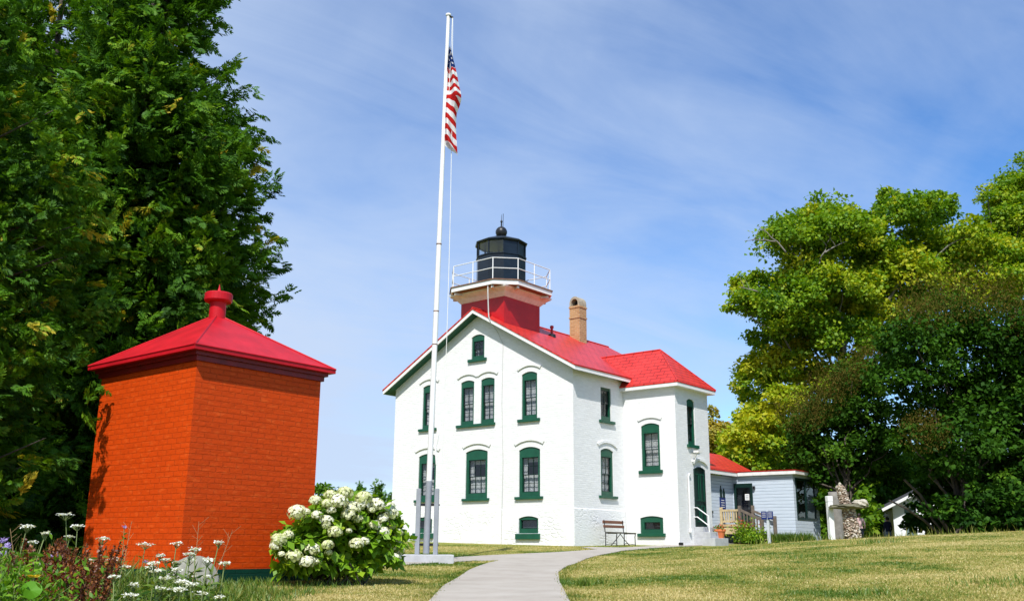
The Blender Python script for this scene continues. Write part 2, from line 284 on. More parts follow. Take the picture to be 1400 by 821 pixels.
# ------------------------------------------------------------------ object helpers
def tag(o, label=None, cat=None, group=None, kind=None):
    if label: o['label'] = label
    if cat: o['category'] = cat
    if group: o['group'] = group
    if kind: o['kind'] = kind
    return o
def thing(name, label, cat, loc=(0, 0, 0), rotz=0, group=None):
    o = bpy.data.objects.new(name, None); COL.objects.link(o); o.location = loc; o.rotation_euler = (0, 0, rotz); o.empty_display_size = .2
    return tag(o, label, cat, group)
class MB:
    def __init__(s): s.v = []; s.f = []
    def add(s, vs, fs):
        o = len(s.v); s.v += [tuple(v) for v in vs]; s.f += [tuple(i + o for i in f) for f in fs]; return s
    def box(s, x0, x1, y0, y1, z0, z1, T=None):
        vs = [(x, y, z) for z in (z0, z1) for x, y in ((x0, y0), (x1, y0), (x1, y1), (x0, y1))]
        if T: vs = [T(*v) for v in vs]
        return s.add(vs, [(3, 2, 1, 0), (4, 5, 6, 7), (0, 1, 5, 4), (1, 2, 6, 5), (2, 3, 7, 6), (3, 0, 4, 7)])
    def beam(s, a, b, w, h, up=(0, 0, 1)):
        a = Vector(a); b = Vector(b); d = (b - a).normalized(); sd = d.cross(Vector(up)); sd = sd.normalized() if sd.length > 1e-6 else Vector((1, 0, 0)); u = sd.cross(d)
        vs = [p + sd * (i * w / 2) + u * (j * h / 2) for p in (a, b) for i, j in ((-1, -1), (1, -1), (1, 1), (-1, 1))]
        return s.add(vs, [(0, 1, 2, 3), (7, 6, 5, 4), (0, 4, 5, 1), (1, 5, 6, 2), (2, 6, 7, 3), (3, 7, 4, 0)])
    def tube(s, pts, rad, n=6, cap=True):
        pts = [Vector(p) for p in pts]; rad = rad if hasattr(rad, '__len__') else [rad] * len(pts); vs = []; fs = []
        for i, p in enumerate(pts):
            d = (pts[min(i + 1, len(pts) - 1)] - pts[max(i - 1, 0)]).normalized()
            a = d.cross(Vector((0, 0, 1)) if abs(d.z) < .9 else Vector((1, 0, 0))).normalized(); b = d.cross(a)
            vs += [p + (a * math.cos(2 * math.pi * k / n) + b * math.sin(2 * math.pi * k / n)) * rad[i] for k in range(n)]
        for i in range(len(pts) - 1):
            fs += [(i * n + k, i * n + (k + 1) % n, (i + 1) * n + (k + 1) % n, (i + 1) * n + k) for k in range(n)]
        if cap: fs += [tuple(range(n))[::-1], tuple((len(pts) - 1) * n + k for k in range(n))]
        return s.add(vs, fs)
    def lathe(s, prof, c=(0, 0, 0), n=16, ang=0):
        vs = []; fs = []
        for r, z in prof: vs += [(c[0] + r * math.cos(ang + 2 * math.pi * k / n), c[1] + r * math.sin(ang + 2 * math.pi * k / n), c[2] + z) for k in range(n)]
        for i in range(len(prof) - 1): fs += [(i * n + k, i * n + (k + 1) % n, (i + 1) * n + (k + 1) % n, (i + 1) * n + k) for k in range(n)]
        fs += [tuple(range(n))[::-1], tuple((len(prof) - 1) * n + k for k in range(n))]
        return s.add(vs, fs)
    def prism(s, poly, z0, z1):
        n = len(poly); z0 = z0 if hasattr(z0, '__len__') else [z0] * n; z1 = z1 if hasattr(z1, '__len__') else [z1] * n
        vs = [(x, y, z0[i]) for i, (x, y) in enumerate(poly)] + [(x, y, z1[i]) for i, (x, y) in enumerate(poly)]
        return s.add(vs, [tuple(range(n))[::-1], tuple(range(n, 2 * n))] + [(i, (i + 1) % n, n + (i + 1) % n, n + i) for i in range(n)])
    def slab(s, top, th):
        """top: list of 3d points of a roof plane (counter-clockwise from above), th: vertical thickness"""
        n = len(top); vs = [tuple(p) for p in top] + [(p[0], p[1], p[2] - th) for p in top]
        return s.add(vs, [tuple(range(n)), tuple(range(n, 2 * n))[::-1]] + [((i + 1) % n, i, n + i, n + (i + 1) % n) for i in range(n)])
    def build(s, name, mat, parent=None, smooth_=False, bevel=0):
        me = bpy.data.meshes.new(name); me.from_pydata(s.v, [], s.f)
        uv = me.uv_layers.new(name='UVMap'); me.update()
        co = np.array([v.co for v in me.vertices]) if len(me.vertices) else np.zeros((0, 3))
        data = np.zeros((len(me.loops), 2))
        for p in me.polygons:
            n = p.normal
            if abs(n.z) > .96: t, b = Vector((1, 0, 0)), Vector((0, 1, 0))
            else: t = Vector((0, 0, 1)).cross(n).normalized(); b = n.cross(t)
            ls = list(p.loop_indices); P = co[[me.loops[i].vertex_index for i in ls]]
            data[ls, 0] = P @ np.array(t); data[ls, 1] = P @ np.array(b)
        uv.data.foreach_set('uv', data.ravel())
        me.materials.append(M[mat] if isinstance(mat, str) else mat)
        if smooth_: me.polygons.foreach_set('use_smooth', [True] * len(me.polygons))
        o = bpy.data.objects.new(name, me); COL.objects.link(o)
        if parent is not None: o.parent = parent
        if bevel:
            bv = o.modifiers.new('bevel', 'BEVEL'); bv.width = bevel; bv.segments = 2; bv.limit_method = 'ANGLE'
        return o
def fast_mesh(name, verts, faces, mat, parent=None, tint=None):
    """verts (N,3), faces (M,k) all of one size, from numpy"""
    me = bpy.data.meshes.new(name); k = faces.shape[1]; nf = len(faces)
    me.vertices.add(len(verts)); me.vertices.foreach_set('co', np.ascontiguousarray(verts, dtype=np.float32).ravel())
    me.loops.add(nf * k); me.loops.foreach_set('vertex_index', np.ascontiguousarray(faces, dtype=np.int32).ravel())
    me.polygons.add(nf); me.polygons.foreach_set('loop_start', np.arange(0, nf * k, k, dtype=np.int32))
    try: me.polygons.foreach_set('loop_total', np.full(nf, k, dtype=np.int32))
    except Exception: pass
    if tint is not None:
        a = me.attributes.new('tint', 'FLOAT', 'POINT'); a.data.foreach_set('value', np.ascontiguousarray(tint, dtype=np.float32))
    me.update(calc_edges=True); me.validate()
    me.materials.append(M[mat] if isinstance(mat, str) else mat)
    o = bpy.data.objects.new(name, me); COL.objects.link(o)
    if parent is not None: o.parent = parent
    return o
def nrm(a): return a / np.maximum(np.linalg.norm(a, axis=-1, keepdims=True), 1e-9)
def leaf_arrays(pos, dirs, nor, L, Wd, fold=.15):
    """diamond leaves: base, side, tip, side"""
    dirs = nrm(dirs); side = nrm(np.cross(nor, dirs)); nn = np.cross(dirs, side)
    L = np.asarray(L).reshape(-1, 1); Wd = np.asarray(Wd).reshape(-1, 1)
    mid = pos + dirs * L * .45 + nn * L * fold
    v = np.stack([pos, mid + side * Wd / 2, pos + dirs * L, mid - side * Wd / 2], 1).reshape(-1, 3)
    f = np.arange(len(pos) * 4).reshape(-1, 4); return v, f
def leaves(name, pos, dirs, nor, L, Wd, tint, mat, parent=None, fold=.15):
    v, f = leaf_arrays(pos, dirs, nor, L, Wd, fold)
    return fast_mesh(name, v, f, mat, parent, np.repeat(np.clip(tint, 0, 1), 4))
def rdir(n): return nrm(rng.normal(size=(n, 3)))

# ------------------------------------------------------------------ setting: ground and path
def axis(a, b, lo, hi, fine, coarse_n):
    mid = np.arange(a, b + 1e-6, fine)
    l = a - np.geomspace(fine, a - lo, coarse_n)[::-1]; h = b + np.geomspace(fine, hi - b, coarse_n)
    return np.concatenate([l, mid, h])
gx = axis(-14, 22, -900, 900, .3, 26); gy = axis(2, 48, -60, 1800, .25, 26)
X, Y = np.meshgrid(gx, gy); Zg = hgt(X, Y)
gv = np.stack([X, Y, Zg], -1).reshape(-1, 3); nx = len(gx)
ii = (np.arange(len(gy) - 1)[:, None] * nx + np.arange(nx - 1)[None]).ravel()
gf = np.stack([ii, ii + 1, ii + nx + 1, ii + nx], 1)
def ground_mat():
    m, nt, b = newmat('dry_lawn'); o = objn(nt)
    big = noise(nt, o, .45, 5, .6); mid = noise(nt, o, 3.0, 5, .65); fine = noise(nt, mapping(nt, o, (1, .6, 1)), 30, 5, .75)
    a = N(nt, 'ShaderNodeMath', operation='MULTIPLY_ADD'); a.inputs[1].default_value = .55; nt.links.new(big, a.inputs[0]); 
    a2 = N(nt, 'ShaderNodeMath', operation='MULTIPLY'); a2.inputs[1].default_value = .45; nt.links.new(mid, a2.inputs[0]); nt.links.new(a2.outputs[0], a.inputs[2])
    r = ramp(nt, [(.38, (.14, .20, .03)), (.50, (.25, .26, .055)), (.60, (.36, .31, .10)), (.70, (.46, .37, .17))]); nt.links.new(a.outputs[0], r.inputs[0])
    f = ramp(nt, [(.25, .45), (.6, 1.1)]); nt.links.new(fine, f.inputs[0])
    c = mixc(nt, 1.0, r.outputs[0], f.outputs[0], 'MULTIPLY'); nt.links.new(c, b.inputs['Base Color']); b.inputs['Roughness'].default_value = .95; spec(b, .1)
    n1 = bump(nt, None, fine, .9, .03); bump(nt, b, mid, .5, .05, n1); return m
M['ground'] = ground_mat()
go = fast_mesh('ground', gv, gf, 'ground'); go.data.polygons.foreach_set('use_smooth', [True] * len(go.data.polygons)); tag(go, kind='structure')
PATHPX = [(578, 832), (607, 801), (640, 780.5), (668, 769.6), (683, 766.2), (650, 766.6), (618, 768.6), (560, 772), (500, 776), (500, 770), (560, 766.3), (618, 762.2), (660, 759.8), (700, 757.8),
          (760, 755), (816, 751.2), (806, 749.6), (795, 748.6), (806, 747.8), (850, 748.5), (900, 746), (926, 743.2), (948, 743.3), (1003, 743.0), (975, 744.5), (930, 747.0), (880, 750.2), (850, 753.0), (822, 758.5), (800, 764.5), (776, 774), (763, 783), (765, 795), (772, 810), (783, 832)]
pathw = [ground_at(*p) for p in PATHPX]
def in_poly(x, y, poly):
    x = np.asarray(x); y = np.asarray(y); r = np.zeros(x.shape, bool); n = len(poly)
    for i in range(n):
        x0, y0 = poly[i][0], poly[i][1]; x1, y1 = poly[i - 1][0], poly[i - 1][1]
        c = ((y0 > y) != (y1 > y)) & (x < (x1 - x0) * (y - y0) / (y1 - y0 + 1e-12) + x0); r ^= c
    return r
def densify(pts, step):
    out = []
    for i, p in enumerate(pts):
        q = pts[(i + 1) % len(pts)]; L = math.hypot(q[0] - p[0], q[1] - p[1]); k = max(1, int(L / step))
        out += [(p[0] + (q[0] - p[0]) * j / k, p[1] + (q[1] - p[1]) * j / k) for j in range(k)]
    return out
def build_path():
    import bmesh
    edge = densify([(p.x, p.y) for p in pathw], .35)
    bm = bmesh.new(); vs = [bm.verts.new((x, y, 0)) for x, y in edge]
    tris = tessellate_polygon([[Vector((x, y, 0)) for x, y in edge]])
    for t in tris:
        try: bm.faces.new([vs[i] for i in t])
        except ValueError: pass
    bmesh.ops.recalc_face_normals(bm, faces=bm.faces)
    for yc in np.arange(6, 42, .5):
        bmesh.ops.bisect_plane(bm, geom=bm.verts[:] + bm.edges[:] + bm.faces[:], plane_co=(0, yc, 0), plane_no=(0, 1, 0))
    for xc in np.arange(-8, 12, .6):
        bmesh.ops.bisect_plane(bm, geom=bm.verts[:] + bm.edges[:] + bm.faces[:], plane_co=(xc, 0, 0), plane_no=(1, 0, 0))
    for f in bm.faces:
        if f.normal.z < 0: f.normal_flip()
    for v in bm.verts: v.co.z = gz(v.co.x, v.co.y) + .022
    be = [e for e in bm.edges if e.is_boundary]
    r = bmesh.ops.extrude_edge_only(bm, edges=be)
    for v in [g for g in r['geom'] if isinstance(g, bmesh.types.BMVert)]: v.co.z -= .12
    me = bpy.data.meshes.new('path'); bm.to_mesh(me); bm.free()
    m, nt, b = newmat('pale_concrete'); o = objn(nt)
    c = ramp(nt, [(.3, (.33, .295, .25)), (.5, (.39, .352, .30)), (.7, (.43, .395, .345))]); nt.links.new(noise(nt, o, 1.6, 8, .68), c.inputs[0])
    sp_ = ramp(nt, [(.62, 0), (.72, .35)]); nt.links.new(noise(nt, o, 5.0, 4, .7), sp_.inputs[0])
    cc = mixc(nt, sp_.outputs[0], c.outputs[0], (.27, .22, .18)); nt.links.new(cc, b.inputs['Base Color'])
    b.inputs['Roughness'].default_value = .9; spec(b, .2); bump(nt, b, noise(nt, o, 60, 4), .3, .006)
    me.materials.append(m); ob = bpy.data.objects.new('path', me); COL.objects.link(ob); tag(ob, kind='structure')
build_path()

# ------------------------------------------------------------------ building frame of reference
YAW = -0.6834975
CORNER = Vector((2.123, 33.0, 0.046))
def hw(u, v, z):   # house coordinates (u to the left along the front, v back, z up) -> world
    c, s = math.cos(YAW), math.sin(YAW); x, y = -u, v
    return Vector((CORNER.x + x * c - y * s, CORNER.y + x * s + y * c, CORNER.z + z))
def arch(w, z0, zs, za, n=12, c=0.0):
    if za - zs < 1e-4: return [(c - w / 2, z0), (c + w / 2, z0), (c + w / 2, zs), (c - w / 2, zs)]
    r = za - zs; Rr = (w * w / 4 + r * r) / (2 * r); cz = za - Rr; a0 = math.asin(w / 2 / Rr)
    return [(c - w / 2, z0), (c + w / 2, z0)] + [(c + Rr * math.sin(a), cz + Rr * math.cos(a)) for a in np.linspace(a0, -a0, n)]
def sheet(mb, to3, outer, holes=(), depth=.16, n0=0.0):
    loops = [[Vector((a, z, 0)) for a, z in outer]] + [[Vector((a, z, 0)) for a, z in h] for h in holes]
    flat = [p for l in loops for p in l]
    P3 = [Vector(to3(p.x, p.y, n0)) for p in flat]; nout = Vector(to3(0, 0, 1)) - Vector(to3(0, 0, 0))
    fs = []
    for t in tessellate_polygon(loops):
        a, b, c = (P3[i] for i in t)
        cr = (b - a).cross(c - a)
        if cr.length < 1e-9: continue
        fs.append(t if cr.dot(nout) > 0 else t[::-1])
    mb.add(P3, fs)
    for h in holes:
        k = len(h); f3 = [to3(a, z, n0) for a, z in h]; b3 = [to3(a, z, n0 - depth) for a, z in h]
        mb.add(f3 + b3, [(i, (i + 1) % k, k + (i + 1) % k, k + i) for i in range(k)])
    return mb
def abox(mb, to3, a0, a1, z0, z1, n0, n1):
    return mb.box(a0, a1, z0, z1, n0, n1, T=lambda a, z, n: to3(a, z, n))
def window(parent, to3, c, w, z0, zs, za, cols=2, sill=(.0, .0, .10), sillz=None, hood=None, curtain='sheer', split=True, kind='window', glass_top=None, rows=2, mat='green', fm=None):
    fm = fm or (.10, .16)   # stile width, bottom rail
    gt = glass_top if glass_top is not None else zs - .24
    ga0, ga1, g0, g1 = c - w / 2 + fm[0], c + w / 2 - fm[0], z0 + fm[1], gt
    mb = MB(); sheet(mb, to3, arch(w - .006, z0 + .003, zs, za - .003, c=c), [[(ga0, g0), (ga1, g0), (ga1, g1), (ga0, g1)]], depth=.07, n0=-.035)
    win = mb.build(kind, mat, parent)
    mb = MB(); zm = (g0 + g1) / 2; t = .028
    def sash(za_, zb_, n):
        abox(mb, to3, ga0, ga0 + t, za_, zb_, n - .03, n); abox(mb, to3, ga1 - t, ga1, za_, zb_, n - .03, n)
        abox(mb, to3, ga0 + t, ga1 - t, za_, za_ + t, n - .03, n); abox(mb, to3, ga0 + t, ga1 - t, zb_ - t, zb_, n - .03, n)
        for i in range(1, cols):
            a = ga0 + (ga1 - ga0) * i / cols; abox(mb, to3, a - .009, a + .009, za_ + t, zb_ - t, n - .025, n - .004)
        for i in range(1, rows):
            z = za_ + (zb_ - za_) * i / rows; abox(mb, to3, ga0 + t, ga1 - t, z - .008, z + .008, n - .024, n - .005)
    if split: sash(zm - .015, g1, -.065); sash(g0, zm + .015, -.10)
    else: sash(g0, g1, -.08)
    mb.build('sash', 'dgreen', win)
    mb = MB()
    if split:
        mb.add([to3(ga0, zm, -.085), to3(ga1, zm, -.085), to3(ga1, g1, -.085), to3(ga0, g1, -.085)], [(0, 1, 2, 3)])
        mb.add([to3(ga0, g0, -.118), to3(ga1, g0, -.118), to3(ga1, zm, -.118), to3(ga0, zm, -.118)], [(0, 1, 2, 3)])
    else: mb.add([to3(ga0, g0, -.095), to3(ga1, g0, -.095), to3(ga1, g1, -.095), to3(ga0, g1, -.095)], [(0, 1, 2, 3)])
    mb.build('pane', 'glass', win)
    def cloth(a0, a1, za_, zb_, name, m, amp=.009, waves=5):
        q = MB(); k = 30
        for j, z in enumerate((za_, zb_)):
            pass
        vs = [to3(a0 + (a1 - a0) * i / k, z, -.21 + amp * math.sin(waves * 2 * math.pi * i / k + z)) for z in (za_, zb_) for i in range(k + 1)]
        q.add(vs, [(i, i + 1, k + 2 + i, k + 1 + i) for i in range(k)]); q.build(name, m, win)
    e = .06
    if curtain == 'sheer': cloth(ga0 - e, ga1 + e, g0 - e, g1 + e, 'curtain', 'sheer')
    elif curtain == 'lace': cloth(ga0 - e, ga1 + e, g0 - e, g1 + e, 'curtain', 'lace')
    elif curtain == 'cafe':
        cloth(ga0 - e, ga1 + e, g0 - e, zm + .02, 'curtain', 'lace'); cloth(ga0 - e, ga1 + e, g1 - .16, g1 + e, 'curtain', 'lace')
        cloth(ga0 - e, ga0 + .13, zm, g1, 'curtain', 'lace', waves=2)
    elif curtain == 'gable': cloth(ga0 - e, (ga0 + ga1) / 2 - .05, g0 - e, zm - .05, 'curtain', 'lace', waves=2); cloth(ga0 - e, ga1 + e, g0 - .1, g1 + e, 'screen', 'screen')
    elif curtain == 'dark': cloth(ga0 - e, ga1 + e, g0 - e, g1 + e, 'screen', 'screen', amp=.003)
    if sill:
        sa, sb, sh = sill; zt = z0 if sillz is None else sillz
        mb = MB(); abox(mb, to3, c - w / 2 - sa, c + w / 2 + sb, zt - sh, zt, -.03, .085); mb.build('sill', mat, win, bevel=.006)
    if hood:
        hw_, zs_, za_, th = hood
        o = arch(hw_, zs_ - .01, zs_, za_, 14, c)[2:]; p = [(a + (a - c) * .10, z + th) for a, z in o]
        mb = MB(); k = len(o); ring = o + p[::-1]
        vs = [to3(a, z, .045) for a, z in ring] + [to3(a, z, -.002) for a, z in ring]; nr = len(ring)
        fs = [(i, i + 1, nr - 2 - i, nr - 1 - i) for i in range(k - 1)] + [(i, (i + 1) % nr, nr + (i + 1) % nr, nr + i) for i in range(nr)]
        mb.add(vs, fs); mb.build('hood_mould', 'white_brick', win)
    return win

# ------------------------------------------------------------------ the lighthouse
W, L, SD, AW, AD = 8.724, 8.5, 3.168, 2.1725, 2.42
UC = W / 2
HOUSE = thing('lighthouse', 'white brick lighthouse house with red roof and black lantern room on a square red tower', 'lighthouse', CORNER, YAW)
# local coordinates of the Empty: X = -u, Y = v
front = lambda a, z, n: (a - W, -n, z)             # a from the left end of the front, outward -Y
sidew = lambda a, z, n: (n, a, z)                  # a back along the right side wall, outward +X
annf = lambda a, z, n: (a, SD - n, z)              # wing front
annr = lambda a, z, n: (AW + n, SD + a, z)         # wing right end
FU = lambda u: W - u
rs = .563; RE = .38; ZE = 6.03                      # roof slope, overhang, top of eave
zroof = lambda u: ZE + rs * (min(u, W - u) + RE)
WT = 1.23
fw = [  # front windows: centre u, width, z0, spring, apex, hood
    dict(c=1.90, w=.94, z0=1.66, zs=3.27, za=3.38, cols=3, sill=(.14, .14, .09), hood=(1.22, 3.45, 3.60, .09), curtain='cafe', glass_top=3.02, fm=(.11, .16)),
    dict(c=UC, w=1.06, z0=1.66, zs=3.33, za=3.43, cols=3, sill=(.11, .11, .09), hood=(1.26, 3.49, 3.63, .09), curtain='cafe', glass_top=3.05, fm=(.12, .18)),
    dict(c=6.86, w=.92, z0=1.67, zs=3.30, za=3.40, cols=3, sill=(.14, .14, .09), hood=(1.22, 3.47, 3.61, .09), curtain='cafe', glass_top=3.04, fm=(.11, .16)),
    dict(c=1.91, w=.70, z0=4.36, zs=5.965, za=6.06, cols=2, sill=(.14, .14, .10), hood=(1.0, 6.13, 6.27, .08), curtain='lace', glass_top=5.76, fm=(.085, .14)),
    dict(c=3.87, w=.66, z0=4.36, zs=5.97, za=6.045, cols=2, sill=None, hood=(.94, 6.12, 6.25, .08), curtain='sheer', glass_top=5.77, fm=(.075, .14)),
    dict(c=4.87, w=.66, z0=4.36, zs=5.96, za=6.035, cols=2, sill=None, hood=(.94, 6.12, 6.25, .08), curtain='sheer', glass_top=5.77, fm=(.075, .14)),
    dict(c=6.87, w=.66, z0=4.36, zs=5.975, za=6.06, cols=2, sill=(.14, .14, .10), hood=(.98, 6.13, 6.27, .08), curtain='lace', glass_top=5.77, fm=(.08, .14)),
    dict(c=4.38, w=.64, z0=6.81, zs=7.655, za=7.745, cols=2, sill=(.13, .13, .11), hood=None, curtain='gable', glass_top=7.5, fm=(.075, .12)),
]
base_w = [dict(c=1.92, w=.86, z0=.42, zs=.92, za=1.0), dict(c=6.93, w=.86, z0=.45, zs=.95, za=1.03)]
mb = MB()
out = [(0, WT), (W, WT), (W, zroof(0) - .2), (W / 2, zroof(W / 2) - .2), (0, zroof(0) - .2)]
sheet(mb, front, out, [arch(d['w'], d['z0'], d['zs'], d['za'], c=FU(d['c'])) for d in fw])
sw = [dict(c=2.04, w=.80, z0=1.72, zs=3.28, za=3.375, cols=2, sill=(.15, .15, .09), hood=(1.14, 3.43, 3.57, .08), curtain='lace', glass_top=3.08, fm=(.10, .15)),
      dict(c=2.03, w=.66, z0=4.36, zs=5.55, za=5.551, cols=2, sill=(.13, .15, .10), hood=None, curtain='dark', glass_top=5.46, fm=(.06, .15))]
sheet(mb, sidew, [(0, WT), (L, WT), (L, zroof(0) - .2), (0, zroof(0) - .2)], [arch(d['w'], d['z0'], d['zs'], d['za'], c=d['c']) for d in sw])
# plain rear and left walls close the box
mb.add([(0, L, WT), (-W, L, WT), (-W, L, zroof(0) - .2), (-W / 2, L, zroof(W / 2) - .2), (0, L, zroof(0) - .2)], [(0, 1, 2, 3, 4)])
mb.add([(-W, L, -.3), (-W, 0, -.3), (-W, 0, zroof(0) - .2), (-W, L, zroof(0) - .2)], [(0, 1, 2, 3)])
mb.add([(0, L, -.3), (-W, L, -.3), (-W, L, WT), (0, L, WT)], [(0, 1, 2, 3)])
# wing
aw = dict(c=1.12, w=.76, z0=2.63, zs=4.21, za=4.31, cols=2, sill=(.10, .10, .115), hood=(.92, 4.40, 4.50, .08), curtain='lace', glass_top=3.96, fm=(.09, .15))
ab = dict(c=1.075, w=.93, z0=.45, zs=.98, za=1.05)
ar = dict(c=1.12, w=.56, z0=3.56, zs=5.13, za=5.22, cols=2, sill=(.09, .13, .11), hood=None, curtain='dark', glass_top=4.95, fm=(.07, .13))
dr = dict(c=1.53, w=.76, z0=.70, zs=2.71, za=2.80)
sheet(mb, annf, [(0, 1.0 + WT - 1.0), (AW, WT), (AW, 5.6), (0, 5.6)], [arch(aw['w'], aw['z0'], aw['zs'], aw['za'], c=aw['c'])])
sheet(mb, annr, [(0, WT), (AD, WT), (AD, 5.6), (0, 5.6)], [arch(ar['w'], ar['z0'], ar['zs'], ar['za'], c=ar['c']), ])
mb.add([(0, SD + AD, 0), (AW, SD + AD, 0), (AW, SD + AD, 5.6), (0, SD + AD, 5.6)], [(3, 2, 1, 0)])
mb.build('wall', 'white_brick', HOUSE)
# the door opening crosses the water table: upper sheet part is cut above instead
fo = MB(); e = .03
def frontf(a, z, n): return front(a, z, n + e)
sheet(fo, frontf, [(-e, -.3), (W + e, -.3), (W + e, WT), (-e, WT)], [arch(d['w'], d['z0'], d['zs'], d['za'], c=FU(d['c'])) for d in base_w], depth=.2)
sheet(fo, lambda a, z, n: sidew(a, z, n + e), [(-e, -.3), (SD - e, -.3), (SD - e, WT), (-e, WT)])
fo.add([(-W - e, -e, WT), (e, -e, WT), (e, SD, WT), (0, SD, WT + .012), (0, 0, WT + .012), (-W, 0, WT + .012)], [(0, 1, 4, 5), (1, 2, 3, 4)])
fo.build('foundation', 'white_stone', HOUSE)
fo = MB()
sheet(fo, annf, [(0, -.3), (AW, -.3), (AW, WT), (0, WT)], [arch(ab['w'], ab['z0'], ab['zs'], ab['za'], c=ab['c'])], depth=.2)
sheet(fo, annr, [(0, -.3), (AD, -.3), (AD, WT), (0, WT)])
fo.build('wall', 'white_brick', HOUSE)
for d in fw:
    dd = dict(d); dd['c'] = FU(d['c']); window(HOUSE, front, **dd)
mb = MB(); abox(mb, front, FU(5.36), FU(3.48), 4.26, 4.36, -.03, .085); mb.build('sill', 'green', HOUSE, bevel=.006)
for d in sw: window(HOUSE, sidew, **d)
window(HOUSE, annf, **aw); window(HOUSE, annr, **ar)
for d in base_w:
    window(HOUSE, frontf, FU(d['c']), d['w'], d['z0'], d['zs'], d['za'], cols=1, rows=1, split=False, curtain='dark', glass_top=d['zs'] - .04, fm=(.07, .16), sill=(.09, .09, .19), sillz=d['z0'] - .01)
win = window(HOUSE, annf, ab['c'], ab['w'], ab['z0'], ab['zs'], ab['za'], cols=1, rows=1, split=False, curtain='dark', glass_top=ab['zs'] - .14, fm=(.14, .14), sill=(.09, .09, .11), sillz=.455)
# door (a shallow recess is built proud of the wall: frame, leaf and hood)
mb = MB(); sheet(mb, annr, arch(dr['w'] + .02, dr['z0'], dr['zs'], dr['za'], c=dr['c']), [], n0=.012); DOOR = mb.build('door', 'dgreen', HOUSE)
mb = MB()
for a0, a1 in ((1.19, 1.47), (1.58, 1.86)):
    for z0, z1 in ((.86, 1.45), (1.6, 2.55)):
        abox(mb, annr, a0, a0 + .03, z0, z1, .012, .03); abox(mb, annr, a1 - .03, a1, z0, z1, .012, .03); abox(mb, annr, a0 + .03, a1 - .03, z0, z0 + .03, .012, .03); abox(mb, annr, a0 + .03, a1 - .03, z1 - .03, z1, .012, .03)
mb.build('panel_moulding', 'green', DOOR)
mb = MB()
o = arch(dr['w'] + .02, .69, dr['zs'], dr['za'], 12, dr['c']); i_ = arch(dr['w'] - .09, .69, dr['zs'] - .02, dr['za'] - .05, 12, dr['c'])
ring = o + i_; k = len(o)
vs = [annr(a, z, .05) for a, z in ring] + [annr(a, z, .0) for a, z in ring]
mb.add(vs, [(i, i + 1, k + i + 1, k + i) for i in range(1, k - 1)] + [(k - 1, 0, k, 2 * k - 1)] + [(i, (i + 1) % k, 2 * k + (i + 1) % k, 2 * k + i) for i in range(k)] + [(k + i, k + (i + 1) % k, 3 * k + (i + 1) % k, 3 * k + i) for i in range(k)])
mb.build('door_frame', 'dgreen', DOOR)
mb = MB(); o = arch(1.0, 2.86, 2.89, 3.02, 14, 1.6)[2:]; p = [(a + (a - 1.6) * .12, z + .08) for a, z in o]; ring = o + p[::-1]; nr = len(ring); k = len(o)
mb.add([annr(a, z, .06) for a, z in ring] + [annr(a, z, 0) for a, z in ring], [(i, i + 1, nr - 2 - i, nr - 1 - i) for i in range(k - 1)] + [(i, (i + 1) % nr, nr + (i + 1) % nr, nr + i) for i in range(nr)])
mb.build('hood_mould', 'white', DOOR)
mb = MB(); mb.tube([annr(1.80, 1.55, .03), annr(1.80, 1.55, .09)], .025, 8); mb.build('knob', 'black', DOOR)
# steps in front of the door
st = MB(); s0 = 1.03
st.box(AW + .002, AW + .80, SD + s0, SD + s0 + 1.0, -.3, .31); st.build('door_step', 'concrete', HOUSE, bevel=.01)
st = MB(); st.box(AW + .003, AW + .62, SD + s0 + .012, SD + s0 + .95, .312, .52); st.box(AW + .003, AW + .34, SD + s0 + .02, SD + s0 + .94, .522, .69); st.build('door_step', 'concrete', HOUSE, bevel=.01)
mb = MB()
for z0, z1 in ((1.30, 1.05), (.98, .72)): mb.tube([(AW + .0, SD + s0 + .06, z0 + .05), (AW + .12, SD + s0 + .06, z0 + .05), (AW + .56, SD + s0 + .06, z1)], .02, 6)
mb.tube([(AW + .56, SD + s0 + .06, .30), (AW + .56, SD + s0 + .06, 1.07)], .022, 6); mb.build('handrail', 'white', HOUSE)
mb = MB(); a = .70
mb.tube([annr(a + .14, 2.50, .05), annr(a + .02, 2.50, .06), annr(a - .03, 2.44, .06), annr(a - .03, .62, .06)], .03, 8); mb.lathe([(.02, 0), (.05, .02), (.05, .10), (.03, .16)], annr(a - .03, .48, .06), 8); mb.build('drainpipe', 'white', HOUSE)
mb = MB(); mb.tube([annr(1.18, 2.85, .02), annr(1.16, 3.1, .10), annr(1.10, 3.28, .2)], .018, 6); mb.box(AW + .10, AW + .30, SD + 1.02, SD + 1.34, 3.27, 3.35); mb.build('door_lamp', 'grey_white', HOUSE)
mb = MB(); mb.box(AW - .02, AW + .10, SD - .05, SD + .06, .03, .15); mb.build('drain_box', 'black', HOUSE)
# main roof
y0, y1 = -RE - .01, L + RE
zr = ZE + rs * (UC + RE)
def slope(mb, dz, th, inset=0, drop=0):
    i = inset
    for s in (1, -1):
        eu = UC + RE - i
        q = [(s * eu - UC, y0 + i, zr - rs * eu + dz), (s * eu - UC, y1 - i, zr - rs * eu + dz), (-UC, y1 - i, zr + dz), (-UC, y0 + i, zr + dz)]
        if s < 0: q = q[::-1]
        mb.slab(q, th)
mb = MB(); slope(mb, 0, .055); mb.tube([(-UC, y0, zr + .005), (-UC, y1, zr + .005)], .045, 8); ROOF = mb.build('roof', 'red_roof', HOUSE)
mb = MB(); slope(mb, -.058, .135, inset=.02); mb.build('fascia', 'white', ROOF)
mb = MB(); slope(mb, -.196, .012, inset=.06); mb.build('soffit', 'green', ROOF)
